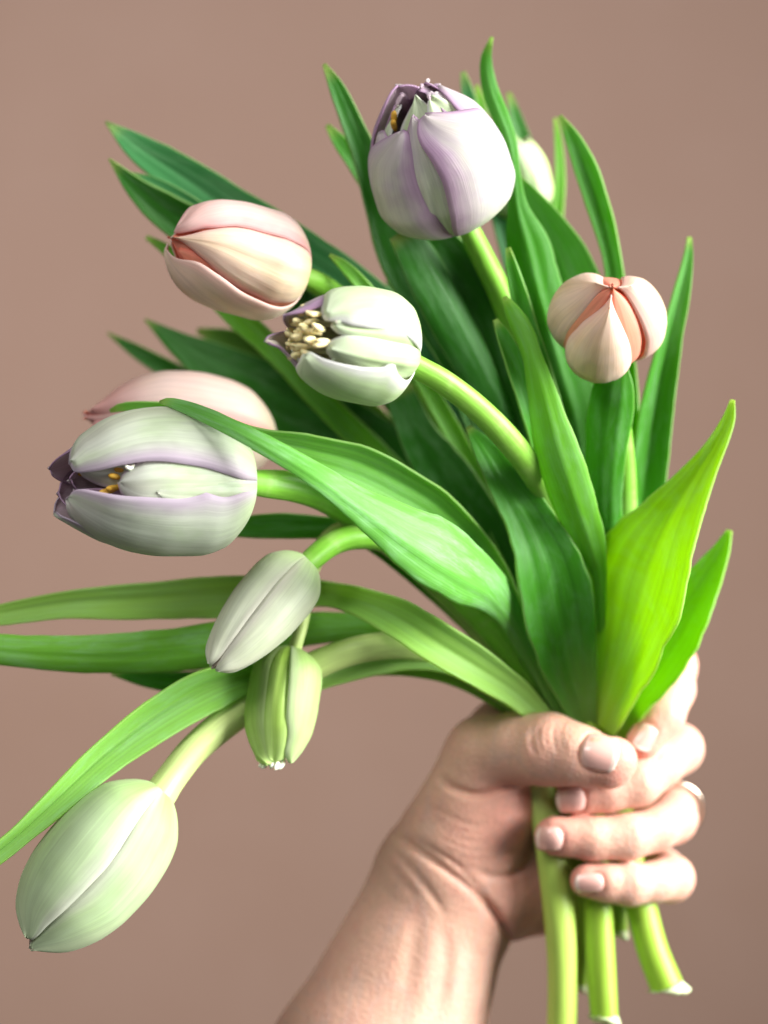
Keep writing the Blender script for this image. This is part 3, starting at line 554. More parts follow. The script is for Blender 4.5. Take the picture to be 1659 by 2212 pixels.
h.petal([(0, -40, 60), (.5, -45, 60), (.8, -45, 50), (1.0, -40, 45)], PALE_I, PALE_I, lay=-1.0, bulge=.4, dip=.3, rnd=.25, seed=64, wav=.5)
make_leaf(F, [(-120, 1352, 8, 8), (-30, 1335, 19, 11), (60, 1320, 25, 14), (160, 1307, 30, 17), (300, 1301, 38, 20), (440, 1293, 43, 22), (580, 1284, 38, 24), (700, 1284, 26, 24), (780, 1302, 30, 16), (860, 1338, 40, 10), (940, 1388, 44, 8), (1030, 1442, 40, 13), (1110, 1494, 31, 25), (1180, 1560, 22, 38)], (0.27, 0.48, 0.10), cup=.35, fold=.2, tilt=-14, seed=20, wave=.03)
make_leaf(F, [(-140, 1400, 16, 2), (-30, 1403, 31, 6), (80, 1410, 36, 9), (200, 1414, 40, 12), (320, 1410, 45, 15), (450, 1396, 48, 19), (580, 1372, 42, 24), (700, 1358, 33, 28), (800, 1358, 28, 31), (900, 1385, 28, 35), (1030, 1440, 28, 42), (1180, 1545, 22, 50)], (0.17, 0.43, 0.045, 0.8), cup=-.35, tilt=10, seed=21, wave=.04)

# ---- short lime bud hanging down
G = tulip('short yellow green tulip bud with a ragged tip hanging straight down')
make_stem(G, [(634, 1408, 17, 12), (642, 1385, 14, 11), (652, 1350, 14, 13), (662, 1290, 15, 16), (672, 1235, 17, 18), (690, 1195, 20, 18), (720, 1160, 23, 19), (770, 1148, 25, 22), (850, 1180, 26, 28), (980, 1300, 26, 40), (1130, 1460, 26, 52)]
    + slot(40, 45) + [(1310, 1900, 24, HDm+8), (1312, 1935, 23, HDm+8)], ST_P, seed=7)
h = Head(G, (628, 1398, 12), (590, 1650, 2), 69, [(0, .25), (.03, .5), (.08, .72), (.17, .92), (.3, 1.0), (.5, 1.0), (.7, .92), (.85, .72), (.95, .52), (1.0, .42)])
h.petal([(0, -120, 0), (.3, -125, -4), (.6, -122, -10), (.8, -115, -22), (.98, -100, -30)], LIME_P, LIME_O, lay=.9, bulge=.8, dip=.3, rnd=.1, seed=71, wav=.3, jag=2)
h.petal([(0, -30, 50), (.3, -30, 50), (.6, -35, 50), (.8, -40, 46), (1.0, -44, 40)], LIME_O, LIME_O, lay=-.2, bulge=.5, dip=.2, rnd=.06, seed=72, wav=.3, jag=2)
h.petal([(0, 26, 140), (.3, 30, 150), (.6, 29, 150), (.8, 24, 140), (1.03, 10, 120)], LIME_O, LIME_O, lay=.5, bulge=.8, dip=.4, rnd=.08, tip=20, seed=73, wav=.35)
h.petal([(0, 120, 250), (.5, 120, 250), (.95, 130, 240)], LIME_O, LIME_O, lay=.2, bulge=1, dip=.6, rnd=.15, seed=74, wav=.3)
for i in range(5):
    h.seed_body('stamen', 1.0 + .01*(i % 2), -60 + i*38, .30, .0022, .0010, STIGMA, .5, i*1.7, .2)
make_leaf(G, [(240, 1457, 2, 30), (320, 1468, 17, 30), (410, 1475, 24, 29), (510, 1468, 26, 29), (620, 1450, 26, 32), (760, 1430, 24, 36), (900, 1428, 22, 40), (1050, 1480, 22, 46), (1200, 1565, 18, 54)], G_MID, cup=.35, seed=22)

# ---- big pale bud at the bottom left
H = tulip('big closed pale green white tulip bud at the bottom left corner, hanging down')
make_stem(H, [(345, 1718, 36, -4), (372, 1678, 33, -1), (420, 1618, 33, 4), (485, 1562, 34, 10), (560, 1508, 34, 16), (640, 1458, 33, 18), (720, 1420, 31, 18), (800, 1398, 30, 18), (880, 1396, 30, 22), (960, 1418, 31, 28), (1040, 1458, 31, 33), (1110, 1508, 30, 40)]
    + [(1160, 1580, 29, HDm-7), (1166, 1700, 28, HDm-8), (1186, 1820, 32, HDm-9), (1205, 1960, 34, HDm-10), (1214, 2100, 32, HDm-10), (1212, 2300, 33, HDm-10), (1212, 2380, 33, HDm-10)], ST_P, seed=8, nv=120)
h = Head(H, (352, 1704, -4), (60, 2046, -20), 113, PROF_BUD[:-2] + [(.95, .34), (1.0, .16)])
h.petal([(0, 2, 120), (.2, -2, 140), (.4, -7, 145), (.6, -8, 145), (.8, -4, 130), (.97, 2, 100)], PALE_O, PALE_I, lay=1.7, bulge=1.2, dip=.6, rnd=.13, tip=20, seed=81, wav=.3, edge_l=.5)
h.petal([(0, -120, 4), (.2, -140, 2), (.4, -145, -3), (.6, -145, -4), (.8, -130, 6), (1.0, -100, 10)], PALE_O, PALE_I, lay=.3, bulge=2.2, dip=1.2, rnd=.13, tip=-16, seed=82, wav=.35)
h.petal([(0, 110, 250), (.5, 110, 250), (.97, 120, 230)], PALE_O, PALE_I, lay=.2, bulge=1, dip=1, rnd=.18, seed=83)
h.petal([(0, -50, 50), (.5, -50, 50), (.8, -50, 50), (.985, -45, 50)], PALE_I, PALE_I, lay=-1.4, bulge=.4, dip=.2, rnd=.2, seed=84)
make_leaf(H, [(-130, 1945, 6, -24), (-60, 1890, 14, -22), (0, 1838, 21, -20), (50, 1796, 22, -18), (130, 1722, 29, -14), (230, 1630, 38, -8), (340, 1548, 46, -2), (440, 1490, 46, 4), (520, 1462, 36, 10), (600, 1448, 26, 18), (740, 1440, 20, 24), (880, 1440, 18, 28), (1010, 1470, 20, 34), (1150, 1560, 18, 44)], (0.24, 0.50, 0.09, 0.7), cup=.2, fold=.55, tilt=16, seed=23, wave=.03)
make_leaf(H, [(560, 1530, 6, 20), (620, 1505, 12, 20), (700, 1472, 15, 20), (790, 1446, 17, 20), (880, 1430, 18, 21), (960, 1434, 19, 24), (1040, 1464, 22, 30), (1110, 1512, 24, 36), (1170, 1580, 20, 42)], G_PALE, cup=.4, tilt=-12, seed=24)

# ---- peach tulip facing the camera
I = tulip('peach tulip at the right facing the viewer, its three petals parted around a coral centre')
make_stem(I, [(1308, 752, 24, 16), (1326, 830, 25, 22), (1338, 920, 26, 27), (1348, 1020, 26, 32), (1350, 1130, 26, 37), (1340, 1280, 26, 43), (1318, 1430, 26, 48)]
    + [(1326, 1570, 26, HDm), (1340, 1760, 28, HDm+1), (1382, 1950, 33, HDm-2), (1408, 2050, 34, HDm-4), (1440, 2132, 36, HDm-6)], ST, seed=9, flare=.22)
h = Head(I, (1298, 752, 16), (1322, 622, -16), 102, [(0, .16), (.04, .5), (.1, .74), (.2, .94), (.34, 1.04), (.5, 1.0), (.66, .86), (.8, .62), (.92, .34), (1.0, .12)])
h.petal([(0, -52, 50), (.2, -50, 48), (.45, -50, 45), (.7, -44, 39), (.88, -26, 26), (.97, -14, 14)], PEACH_O, PEACH_I, lay=1.0, bulge=2.6, dip=2.4, rnd=.16, tip=4, seed=91, wav=.15, ridge=.25)
h.petal([(0, 62, 172), (.2, 62, 174), (.45, 64, 172), (.7, 68, 168), (.88, 78, 160), (1.0, 100, 145)], PEACH_O, PEACH_I, lay=1.6, bulge=3.0, dip=1.6, rnd=.2, tip=110, seed=92, wav=.2)
h.petal([(0, -172, -56), (.2, -172, -55), (.45, -168, -50), (.7, -164, -50), (.88, -150, -58), (1.0, -130, -85)], PEACH_O, PEACH_I, lay=.8, bulge=2.8, dip=2.2, rnd=.2, tip=-100, seed=93, wav=.2)
for i, a0 in enumerate((50, -56, 180)):
    h.petal([(0, a0-55, a0+55), (.5, a0-55, a0+55), (.8, a0-50, a0+50), (1.04, a0-50, a0+50)], PEACH_I, PEACH_I, lay=-1.6, bulge=.6, dip=.2, rnd=.12, seed=94+i, wav=.2)
make_leaf(I, [(1209, 250, 4, 28), (1238, 300, 16, 28), (1266, 365, 23, 28), (1292, 440, 24, 29), (1313, 515, 21, 30), (1328, 590, 19, 31), (1340, 700, 24, 34), (1345, 850, 34, 38), (1342, 1000, 36, 42), (1330, 1200, 34, 48), (1300, 1560, 22, 56)], G_MID, cup=.15, fold=.55, tilt=14, seed=25)
make_leaf(I, [(1113, 372, 2, 34), (1140, 425, 24, 34), (1175, 495, 50, 34), (1212, 575, 68, 35), (1245, 680, 70, 36), (1275, 800, 64, 38), (1300, 950, 54, 42), (1312, 1150, 46, 47), (1300, 1400, 36, 52), (1290, 1570, 24, 56)], (0.10, 0.36, 0.05), cup=.25, tilt=12, seed=26, wave=.03)
make_leaf(I, [(1490, 512, 5, 26), (1486, 560, 11, 26), (1470, 640, 19, 26), (1448, 730, 25, 27), (1428, 820, 33, 28), (1412, 920, 38, 30), (1400, 1020, 38, 33), (1388, 1120, 36, 37), (1360, 1280, 32, 43), (1310, 1560, 22, 54)], G_MID, cup=.1, fold=.45, tilt=-8, seed=27)
make_leaf(I, [(1334, 770, 16, 8), (1326, 830, 40, 9), (1316, 900, 48, 12), (1308, 980, 42, 15), (1304, 1070, 38, 20), (1306, 1160, 36, 26), (1308, 1300, 30, 38), (1306, 1560, 16, 50)], G_MID, cup=-.4, tilt=12, seed=40)
make_leaf(I, [(1583, 864, 5, 0, 8), (1572, 910, 14, 2, 10), (1543, 970, 22, 4, 14), (1503, 1040, 38, 6, 24), (1463, 1112, 58, 8, 38), (1428, 1190, 80, 11, 50), (1400, 1272, 90, 15, 55), (1376, 1352, 78, 20, 55), (1350, 1432, 57, 28, 50), (1324, 1512, 38, 36, 44), (1306, 1580, 22, 43, 40)], G_YEL, cup=.40, tilt=56, seed=28, wave=.05, nv=90)
make_leaf(I, [(1576, 1146, 5, 30), (1552, 1200, 20, 29), (1510, 1275, 40, 28), (1466, 1345, 58, 28), (1420, 1415, 62, 30), (1376, 1485, 50, 36), (1340, 1550, 34, 42), (1322, 1600, 22, 46)], (0.20, 0.50, 0.012), cup=.25, tilt=36, seed=29)

# ---- pale tulip hidden at the back
J = tulip('pale green white tulip behind the top lilac tulip, only its right side showing')
make_stem(J, [(1160, 455, 20, 56), (1165, 520, 24, 58), (1180, 640, 25, 60), (1210, 850, 26, 62), (1240, 1100, 26, 62), (1262, 1400, 26, 62)]
    + slot(70, 30) + [(1345, 1900, 24, HDm+6), (1348, 1935, 23, HDm+6)], ST, seed=10)
h = Head(J, (1142, 472, 58), (1090, 302, 50), 66, PROF_DOUBLE)
h.petal([(0, -20, 80), (.4, -15, 85), (.8, -10, 80), (1.0, 0, 60)], GREEN_O, GREEN_I, lay=.8, bulge=.8, dip=.8, rnd=.14, tip=20, seed=101, jag=6, wav=.6)
h.petal([(0, 60, 180), (.4, 58, 180), (.8, 55, 170), (.93, 60, 150)], LIME_P, GREEN_I, lay=1.0, bulge=.8, dip=.8, rnd=.14, seed=102, jag=6, wav=.6)
h.petal([(0, -130, -10), (.4, -140, -5), (.8, -130, -5), (.98, -100, -20)], GREEN_O, GREEN_I, lay=.2, bulge=.8, dip=.8, rnd=.2, seed=103)
h.petal([(0, 180, 300), (.5, 180, 300), (1.0, 190, 280)], GREEN_O, GREEN_I, lay=0, bulge=.8, dip=.8, rnd=.2, seed=104)
h.petal([(0, 20, 110), (.5, 20, 110), (1.06, 30, 100)], LIME_P, GREEN_I, lay=-1.4, bulge=.8, dip=.2, rnd=.14, seed=105, jag=8, wav=.8)
h.petal([(0, -60, 40), (.5, -60, 40), (1.08, -50, 30)], LIME_P, GREEN_I, lay=-2.2, bulge=.8, dip=.2, rnd=.14, seed=106, jag=8, wav=.8)
make_leaf(J, [(1000, 155, 5, 50), (1008, 190, 12, 50), (1024, 250, 15, 50), (1050, 340, 18, 52), (1090, 480, 24, 54), (1150, 700, 30, 58), (1215, 1000, 34, 62), (1262, 1400, 28, 64), (1272, 1570, 18, 64)], G_TEAL, cup=.4, tilt=10, seed=30)
make_leaf(J, [(1030, 184, 4, 54), (1038, 215, 8, 54), (1052, 280, 10, 55), (1085, 400, 14, 57), (1140, 620, 20, 62), (1210, 950, 24, 66), (1262, 1400, 20, 66)], G_LIGHT, cup=.4, seed=31)
make_leaf(J, [(1099, 200, 5, 66), (1112, 245, 13, 66), (1132, 310, 18, 66), (1155, 390, 22, 66), (1185, 520, 28, 67), (1225, 760, 34, 68), (1262, 1100, 34, 68), (1276, 1540, 22, 67)], G_DARK, cup=.35, tilt=-10, seed=32)
make_leaf(J, [(1200, 255, 4, 62), (1207, 310, 8, 62), (1210, 390, 10, 62), (1204, 480, 12, 62), (1205, 600, 16, 63), (1225, 850, 22, 66), (1262, 1200, 24, 67), (1278, 1540, 18, 66)], G_LIGHT, cup=.4, seed=33)
make_leaf(J, [(707, 270, 5, 34), (735, 308, 15, 34), (775, 362, 19, 35), (822, 440, 20, 38), (880, 560, 24, 43), (970, 760, 30, 50), (1090, 1050, 32, 58), (1230, 1480, 22, 64)], G_MID, cup=.4, seed=34)
make_leaf(J, [(728, 222, 3, 40), (744, 262, 9, 40), (768, 322, 12, 41), (810, 420, 16, 44), (880, 590, 22, 50), (990, 850, 28, 57), (1120, 1150, 30, 62), (1240, 1500, 20, 65)], G_LIGHT, cup=.4, seed=35)
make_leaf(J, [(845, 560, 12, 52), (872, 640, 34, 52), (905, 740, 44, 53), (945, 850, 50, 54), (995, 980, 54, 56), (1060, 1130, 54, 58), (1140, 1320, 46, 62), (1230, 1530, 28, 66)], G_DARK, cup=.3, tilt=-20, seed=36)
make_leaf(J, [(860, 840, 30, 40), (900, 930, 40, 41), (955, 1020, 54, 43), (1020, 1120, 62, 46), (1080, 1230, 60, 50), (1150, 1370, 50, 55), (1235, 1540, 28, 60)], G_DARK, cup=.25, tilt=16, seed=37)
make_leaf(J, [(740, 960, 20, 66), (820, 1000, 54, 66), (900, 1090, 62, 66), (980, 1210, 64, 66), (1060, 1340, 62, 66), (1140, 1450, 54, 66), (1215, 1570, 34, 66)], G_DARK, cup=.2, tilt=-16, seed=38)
make_leaf(J, [(1275, 800, 30, 56), (1300, 920, 40, 56), (1305, 1060, 42, 57), (1300, 1220, 40, 58), (1290, 1400, 34, 60), (1285, 1570, 24, 62)], G_DARK, cup=.3, tilt=20, seed=39)

# ================================================================== the hand
# Built as one continuous skin: a distance field of tapered bones and pads, joined smoothly, turned into a mesh.
# Units: picture units in x, y (y down) and the same unit in depth z (away from the viewer, 0 = centre of the fist).
STEP = 5.0
gx = np.arange(545, 1560, STEP, dtype=np.float32); gy = np.arange(1335, 2420, STEP, dtype=np.float32); gz = np.arange(-290, 320, STEP, dtype=np.float32)
X3 = gx[:, None, None]; Y3 = gy[None, :, None]; Z3 = gz[None, None, :]

def bone(a, b, ra, rb, zs=1.0):
    a = np.array(a, np.float32); b = np.array(b, np.float32); ab = b - a; L2 = float(ab @ ab)
    px, py, pz = X3 - a[0], Y3 - a[1], Z3 - a[2]
    hh = np.clip((px*ab[0] + py*ab[1] + pz*ab[2])/L2, 0, 1)
    qx, qy, qz = px - hh*ab[0], py - hh*ab[1], (pz - hh*ab[2])/zs
    return np.sqrt(qx*qx + qy*qy + qz*qz) - (ra + (rb - ra)*hh)
def smin(a, b, k):
    hh = np.clip(0.5 + 0.5*(b - a)/k, 0, 1)
    return b + (a - b)*hh - k*hh*(1 - hh)
def chain(pts, k):
    d = None
    for (p, q) in zip(pts[:-1], pts[1:]):
        c = bone(p[:3], q[:3], p[3], q[3])
        d = c if d is None else smin(d, c, k)
    return d

MC = {'index': (1372, 1500, 190), 'middle': (1392, 1620, 210), 'ring': (1395, 1740, 205), 'pinky': (1376, 1862, 180)}
palm = bone((800, 2330, 40), (955, 1930, 40), 226, 152, 0.74)
palm = smin(palm, bone((700, 2560, 40), (800, 2330, 40), 255, 226, 0.78), 40)
pad = bone((955, 1930, 45), MC['middle'], 120, 62, 0.8)
pad = smin(pad, bone((960, 1900, 45), MC['index'], 118, 60, 0.8), 40)
pad = smin(pad, bone((975, 1940, 50), MC['ring'], 112, 60, 0.8), 40)
pad = smin(pad, bone((1010, 1955, 55), MC['pinky'], 100, 62, 0.9), 40)
palm = smin(palm, pad, 60)
palm = smin(palm, bone((1085, 1940, 40), (1180, 1955, 100), 82, 62), 28)                  # heel of the hand
palm = smin(palm, bone((965, 1868, 20), (1050, 1740, -8), 128, 118, 0.9), 46)             # ball of the thumb
palm = smin(palm, bone((1085, 1582, 70), MC['index'], 66, 60), 40)                        # web behind the thumb
palm = smin(palm, bone((1040, 1640, 0), (1090, 1590, 60), 80, 70), 40)
thumb = chain([(985, 1800, 5, 118), (1050, 1632, -46, 84), (1110, 1618, -92, 78)], 30)
thumb = smin(thumb, chain([(1110, 1618, -92, 74), (1186, 1619, -138, 76), (1245, 1634, -165, 66), (1316, 1648, -186, 57)], 22), 22)
thumb = smin(thumb, bone((1290, 1630, -196), (1330, 1640, -196), 50, 46), 10)
fingers = [
    chain([MC['index'] + (62,), (1425, 1462, 110, 53), (1448, 1438, 40, 57), (1452, 1490, -26, 49), (1430, 1548, -66, 48), (1390, 1602, -92, 38)], 12),
    chain([MC['middle'] + (62,), (1446, 1612, 110, 51), (1464, 1618, 28, 55), (1425, 1655, -42, 48), (1376, 1692, -84, 51), (1312, 1708, -102, 46), (1243, 1720, -112, 43)], 12),
    chain([MC['ring'] + (60,), (1453, 1746, 112, 51), (1451, 1768, 25, 55), (1418, 1792, -52, 47), (1356, 1808, -92, 50), (1280, 1812, -112, 46), (1197, 1806, -120, 43)], 12),
    chain([MC['pinky'] + (58,), (1432, 1880, 100, 46), (1448, 1898, 22, 51), (1412, 1906, -46, 44), (1360, 1911, -84, 46), (1312, 1908, -98, 41), (1268, 1902, -104, 37)], 12)]
skin_d = smin(palm, thumb, 26)
hand_d = skin_d
for fgr in fingers:
    hand_d = smin(hand_d, smin(palm, fgr, 22), 5)
del palm, pad, thumb, fingers, skin_d

def line_dist(pts):
    q, _ = spline(pts, 60)
    best = np.full((len(gx), len(gy)), 1e9, np.float32); along = np.zeros_like(best)
    for i in range(len(q) - 1):
        a, b = q[i], q[i+1]; ab = b - a; l2 = ab @ ab
        hh = np.clip(((gx[:, None]-a[0])*ab[0] + (gy[None]-a[1])*ab[1])/l2, 0, 1)
        dd = np.hypot(gx[:, None]-a[0]-hh*ab[0], gy[None]-a[1]-hh*ab[1])
        m = dd < best; best[m] = dd[m]; along = np.where(m, (i + hh)/(len(q)-1), along)
    return best, along
def crease(pts, depth, width, zmax, fade=0.25, zmin=-400):
    global hand_d
    dd, al = line_dist(pts)
    f = depth*np.exp(-(dd/width)**2)*np.clip(np.minimum(al, 1-al)/fade, 0, 1)
    hand_d = hand_d + (f[:, :, None]*((gz < zmax) & (gz > zmin))[None, None, :]).astype(np.float32)
# wrist folds, then the fold under the thumb, palm lines, knuckle wrinkles, tendons (raised)
crease([(850, 1800), (911, 1841), (968, 1883), (1017, 1922), (1064, 1968), (1106, 2040)], 11, 8, 40, .12)
crease([(1017, 1922), (1064, 1968), (1098, 2020), (1112, 2060)], 14, 9, 90, .35)
crease([(843, 1832), (892, 1880), (932, 1930), (965, 1985)], 6, 8, 40)
crease([(868, 1795), (930, 1832), (985, 1868), (1040, 1925), (1080, 1985)], 5, 6, 40)
crease([(835, 1860), (880, 1915), (905, 1950)], 3, 8, 40)
crease([(940, 1672), (985, 1704), (1036, 1716), (1081, 1702), (1130, 1692)], 13, 8, 10, .2)
crease([(1024, 1880), (1062, 1892), (1119, 1883), (1155, 1850)], 8, 8, 60, .2)
for (o1, dp) in ((0, 3.0), (22, 2.6), (42, 3.0), (66, 2.4), (88, 2.6), (112, 2.2)):
    crease([(880 + o1*.3, 1700 + o1), (940 + o1*.2, 1748 + o1*.9), (1010, 1780 + o1*.85), (1090, 1790 + o1*.75)], dp, 6, 40, .4)
for (xx, dp) in ((1150, 3.2), (1166, 4.5), (1182, 3.5), (1198, 5.0), (1212, 3.0)):
    crease([(xx + 10, 1552), (xx - 2, 1580), (xx, 1608), (xx + 12, 1640)], dp, 5, -120, .35)
crease([(1166, 1570), (1150, 1600), (1160, 1640)], 4, 7, -80)
crease([(935, 1960), (930, 2060), (905, 2180), (880, 2300)], -3.2, 20, 30, .25)
crease([(985, 1985), (990, 2080), (975, 2200), (950, 2320)], -3, 17, 30, .25)
crease([(905, 1960), (890, 2060), (870, 2170)], 5, 18, 30, .3)
crease([(960, 1990), (962, 2090), (945, 2190)], 4, 13, 30, .3)
crease([(1015, 2000), (1022, 2090), (1010, 2190)], 3, 14, 30, .3)
for (cx, cy) in ((1430, 1530), (1378, 1690), (1358, 1808), (1358, 1912)):
    for o1 in (-8, 2, 11): crease([(cx + o1, cy - 34), (cx + o1 - 3, cy), (cx + o1, cy + 34)], 1.8, 4, 0, .35)

NAILS = ((1297, 1627, .97, .20, 80, 76), (1392, 1594, -.45, .89, 58, 42), (1232, 1728, -.98, .12, 62, 52), (1186, 1812, -.99, -.03, 58, 50), (1272, 1908, -.98, .05, 62, 40))
for (x, y, dx, dy, ln, wd) in NAILS:                      # the fold of skin round each nail
    l_ = math.hypot(dx, dy); dx /= l_; dy /= l_
    pts = [(x + dx*a_*ln - dy*b_*wd, y + dy*a_*ln + dx*b_*wd) for a_, b_ in ((.42, -.5), (.1, -.53), (-.3, -.50), (-.47, -.34), (-.53, 0), (-.47, .34), (-.3, .50), (.1, .53), (.42, .5))]
    crease(pts, 5.0, 5.0, -60, .12)
    mid_ = [(x + dx*a_*ln, y + dy*a_*ln) for a_ in (-.3, 0, .35)]
    crease(mid_, 2.5, wd*.38, -60, .2)
# surface nets
inside = hand_d < 0
nx, ny, nz = hand_d.shape
cnt = np.zeros((nx-1, ny-1, nz-1), np.float32); acc = np.zeros((3, nx-1, ny-1, nz-1), np.float32)
offs = [(0, 0), (0, 1), (1, 0), (1, 1)]
for axis in range(3):
    o1, o2 = [a for a in range(3) if a != axis]
    for (i, j) in offs:
        sl0 = [None]*3; sl1 = [None]*3
        sl0[axis] = slice(0, -1); sl1[axis] = slice(1, None)
        for o_, v_ in ((o1, i), (o2, j)):
            s_ = slice(v_, v_ - 1 if v_ == 0 else None)
            sl0[o_] = s_; sl1[o_] = s_
        d0 = hand_d[tuple(sl0)]; d1 = hand_d[tuple(sl1)]
        m = (d0 < 0) != (d1 < 0)
        t = np.where(m, d0/(d0 - d1 + 1e-12), 0)
        cnt += m
        acc[axis] += np.where(m, t, 0); acc[o1] += m*i; acc[o2] += m*j
act = cnt > 0
vid = np.full(cnt.shape, -1, np.int64); vid[act] = np.arange(act.sum())
ci = np.argwhere(act)
fr = (acc[:, act]/cnt[act]).T
VP = np.stack([gx[0] + STEP*(ci[:, 0] + fr[:, 0]), gy[0] + STEP*(ci[:, 1] + fr[:, 1]), gz[0] + STEP*(ci[:, 2] + fr[:, 2])], 1)
quads = []
for axis in range(3):
    o1, o2 = [(1, 2), (2, 0), (0, 1)][axis]
    sl0 = [slice(1, -1)]*3; sl1 = [slice(1, -1)]*3
    sl0[axis] = slice(0, -1); sl1[axis] = slice(1, None)
    a_ = inside[tuple(sl0)]; b_ = inside[tuple(sl1)]
    e = np.argwhere(a_ != b_); flip = a_[a_ != b_]
    base = e.copy()
    for o_ in (o1, o2): base[:, o_] += 1
    c = []
    for (i, j) in ((0, 0), (-1, 0), (-1, -1), (0, -1)):
        q_ = base.copy(); q_[:, o1] += i; q_[:, o2] += j
        c.append(vid[q_[:, 0], q_[:, 1], q_[:, 2]])
    c = np.stack(c, 1)
    c[~flip] = c[~flip][:, ::-1]
    quads.append(c)
quads = np.concatenate(quads); quads = quads[(quads >= 0).all(1)]
del cnt, acc, act

def H3(p):
    p = np.asarray(p, float); d = HD + p[..., 2]*HZ
    k = S*(DIST + d)/DIST
    return np.stack([(p[..., 0]-CX)*k, d, (CY-p[..., 1])*k], -1)
def front(x, y):
    """Depth of the first skin surface met at x, y."""
    i = int(round((x - gx[0])/STEP)); j = int(round((y - gy[0])/STEP))
    col = hand_d[i, j]; n = np.argmax(col < 0)
    if col[n] >= 0: return None
    return gz[n-1] + STEP*col[n-1]/(col[n-1]-col[n])

def skin_material():
    t = NT('skin'); tc = t.n('ShaderNodeTexCoord'); ob = tc.outputs['Object']
    at = t.n('ShaderNodeAttribute'); at.attribute_name = 'flush'
    n1 = t.noise(ob, 60, 4.0, 0.6); n2 = t.noise(ob, 420, 3.0, 0.6); n3 = t.noise(ob, 1500, 2.0)
    vo = t.n('ShaderNodeTexVoronoi'); t.l(ob, vo.inputs['Vector']); vo.inputs['Scale'].default_value = 900
    c = t.mix(t.smooth(n1, 0.35, 0.7, 0.0, 0.5), (0.67, 0.405, 0.295), (0.65, 0.345, 0.265))
    c = t.mix(t.math('MULTIPLY', at.outputs['Fac'], t.smooth(n2, 0.2, 0.8, 0.7, 1.0)), c, (0.68, 0.27, 0.21))
    n4 = t.noise(ob, 130, 3.0, 0.65, 0.4)
    c = t.mix(t.smooth(n4, 0.48, 0.72, 0.0, 0.30), c, (0.62, 0.30, 0.235))
    wv = t.noise(t.mapping(ob, (1.0, 1.0, 0.22)), 48, 2.0, 0.5, 0.8)
    c = t.mix(t.smooth(t.math('ABSOLUTE', t.math('SUBTRACT', wv, 0.5)), 0.0, 0.035, 0.16, 0.0), c, (0.42, 0.36, 0.36))
    hsv = t.n('ShaderNodeHueSaturation'); t.l(c, hsv.inputs['Color']); t.l(t.smooth(n2, 0.3, 0.7, 0.95, 1.05), hsv.inputs['Value'])
    h = t.math('ADD', t.math('MULTIPLY', vo.outputs['Distance'], 0.6), t.math('ADD', n2, t.math('MULTIPLY', n3, 0.4)))
    nrm = t.bump(h, 0.34, 0.0007)
    b = t.principled(hsv.outputs[0], t.smooth(n2, 0.3, 0.7, 0.46, 0.58), nrm, Specular_IOR_Level=0.36, Subsurface_Weight=0.35, Subsurface_Scale=0.004)
    b.inputs['Subsurface Radius'].default_value = (1.0, 0.35, 0.2)
    return t.finish(b.outputs[0])
def nail_material():
    t = NT('fingernail'); tc, u, v = t.uv()
    n1 = t.noise(t.mapping(tc.outputs['UV'], (40, 2, 1)), 1.0, 2.0)
    free = t.smooth(v, 0.82, 0.87)
    moon = t.smooth(v, 0.10, 0.26, 0.35, 0.0)
    c = t.mix(moon, (0.74, 0.42, 0.36), (0.80, 0.56, 0.50)); c = t.mix(t.math('MULTIPLY', free, 0.6), c, (0.84, 0.74, 0.64))
    b = t.principled(c, 0.20, t.bump(n1, 0.15, 0.0003), Specular_IOR_Level=0.55, Coat_Weight=0.25, Coat_Roughness=0.12)
    return t.finish(b.outputs[0])

me = bpy.data.meshes.new('person')
W = H3(VP); hand_origin = H3(np.array([[955.0, 1930, 40]]))[0]
me.vertices.add(len(W)); me.vertices.foreach_set('co', (W - hand_origin).astype(np.float32).ravel())
me.loops.add(len(quads)*4); me.loops.foreach_set('vertex_index', quads.astype(np.int32).ravel())
me.polygons.add(len(quads)); me.polygons.foreach_set('loop_start', np.arange(0, len(quads)*4, 4, dtype=np.int32))
me.update(calc_edges=True); me.validate()
me.polygons.foreach_set('use_smooth', np.ones(len(me.polygons), bool))
fl = np.zeros(len(W))
for (x, y, z, r_, a_) in ((1390, 1602, -110, 60, .7), (1243, 1722, -120, 70, .8), (1195, 1808, -130, 70, .8), (1245, 1902, -120, 60, .9), (1330, 1648, -200, 70, .7),
        (1190, 1600, -170, 60, .35), (1100, 1770, -60, 110, .65), (1130, 1930, 20, 100, .6), (1462, 1618, 0, 60, .4), (1450, 1775, 0, 60, .5), (1447, 1900, 0, 60, .4), (1446, 1440, 0, 60, .4), (1430, 1560, -80, 50, .5)):
    fl = np.maximum(fl, min(1, 1.25*a_)*np.exp(-(((VP - np.array([x, y, z]))**2).sum(1))/r_**2))
at = me.attributes.new('flush', 'FLOAT', 'POINT'); at.data.foreach_set('value', fl.astype(np.float32))
person = link('person', me, skin_material()); person.location = tuple(hand_origin)
sm = person.modifiers.new('smooth', 'SMOOTH'); sm.factor = 0.5; sm.iterations = 2
person['label'] = 'bare left hand and forearm gripping the tulip stems, thumb across the front'
person['category'] = 'person'

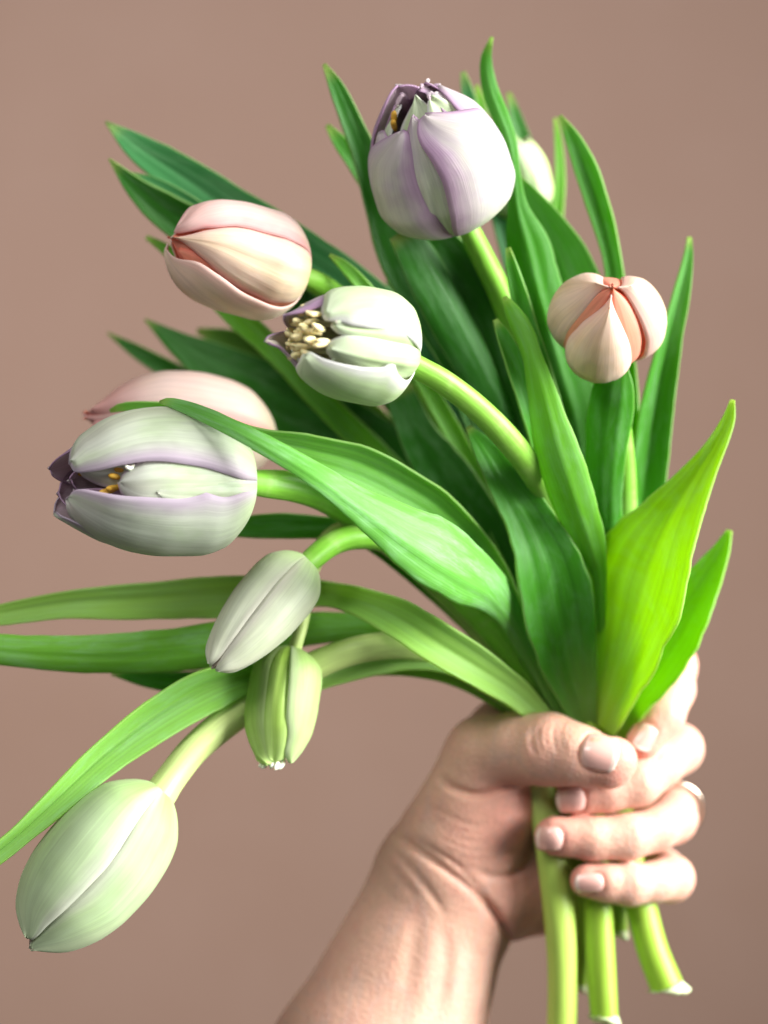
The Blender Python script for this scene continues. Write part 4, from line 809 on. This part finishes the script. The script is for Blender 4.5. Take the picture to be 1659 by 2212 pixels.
NAIL = nail_material()
for (x, y, dx, dy, ln, wd) in NAILS:
    l_ = math.hypot(dx, dy); dx /= l_; dy /= l_
    nvv, nuu = 15, 13; V = np.zeros((nvv, nuu, 3))
    samples = []
    for i in range(nvv):
        for j in range(nuu):
            a_ = (i/(nvv-1) - .5); b_ = (j/(nuu-1) - .5)*2
            wdt = 1.0 - 0.10*max(0, -a_*2)**3 - 0.12*max(0, a_*2)**6
            ccorner = 0.10*b_*b_*(1 if a_ > 0 else -1)*abs(a_*2)
            px = x + dx*(a_ - ccorner*.9)*ln - dy*b_*wd*.5*wdt; py = y + dy*(a_ - ccorner*.9)*ln + dx*b_*wd*.5*wdt
            V[i, j, :2] = px, py
            z = front(px, py)
            if z is not None: samples.append((a_, b_, z))
            V[i, j, 2] = 0
    sa = np.array(samples); zc = np.median(sa[:, 2]); sa = sa[sa[:, 2] < zc + 45]
    def basis(a_, b_): return np.stack([np.ones_like(a_), a_, b_, a_*a_, b_*b_, a_*b_], -1)
    co, *_ = np.linalg.lstsq(basis(sa[:, 0], sa[:, 1]), sa[:, 2], rcond=None)
    ai, bj = np.meshgrid(np.linspace(-.5, .5, nvv), np.linspace(-1, 1, nuu), indexing='ij')
    V[..., 2] = basis(ai, bj) @ co - 3.2 + 1.6*bj**2 + 2.0*np.clip(-ai*2, 0, 1)**4
    UV = np.stack([(bj + 1)/2, ai + .5], -1)
    o = link('fingernail', grid_mesh('fingernail', H3(V) - hand_origin, UV), NAIL, person)
    solidify(o, 0.0005, 0.0)

# ring on the ring finger
c0 = np.array([1457.0, 1749, 96]); ax = np.array([10.0, 30, -90]); ax /= np.linalg.norm(ax)
a1 = np.cross(ax, [0, 1.0, 0]); a1 /= np.linalg.norm(a1); b1 = np.cross(ax, a1)
th = np.linspace(0, 2*np.pi, 72, endpoint=False); prof = [(-9, 0), (-8, 3.2), (-4, 4.6), (0, 5.0), (4, 4.6), (8, 3.2), (9, 0), (7, -1.2), (-7, -1.2)]
V = np.array([[c0 + ax*p_[0] + (a1*math.cos(t_) + b1*math.sin(t_))*(61 + p_[1]) for p_ in prof] for t_ in th])
V = np.concatenate([V, V[:1]], 0)
ring = link('ring', grid_mesh('ring', H3(V) - H3(c0), None, True), GOLD); ring.location = tuple(H3(c0))
ring['label'] = 'thin plain pale gold ring on the ring finger'; ring['category'] = 'ring'
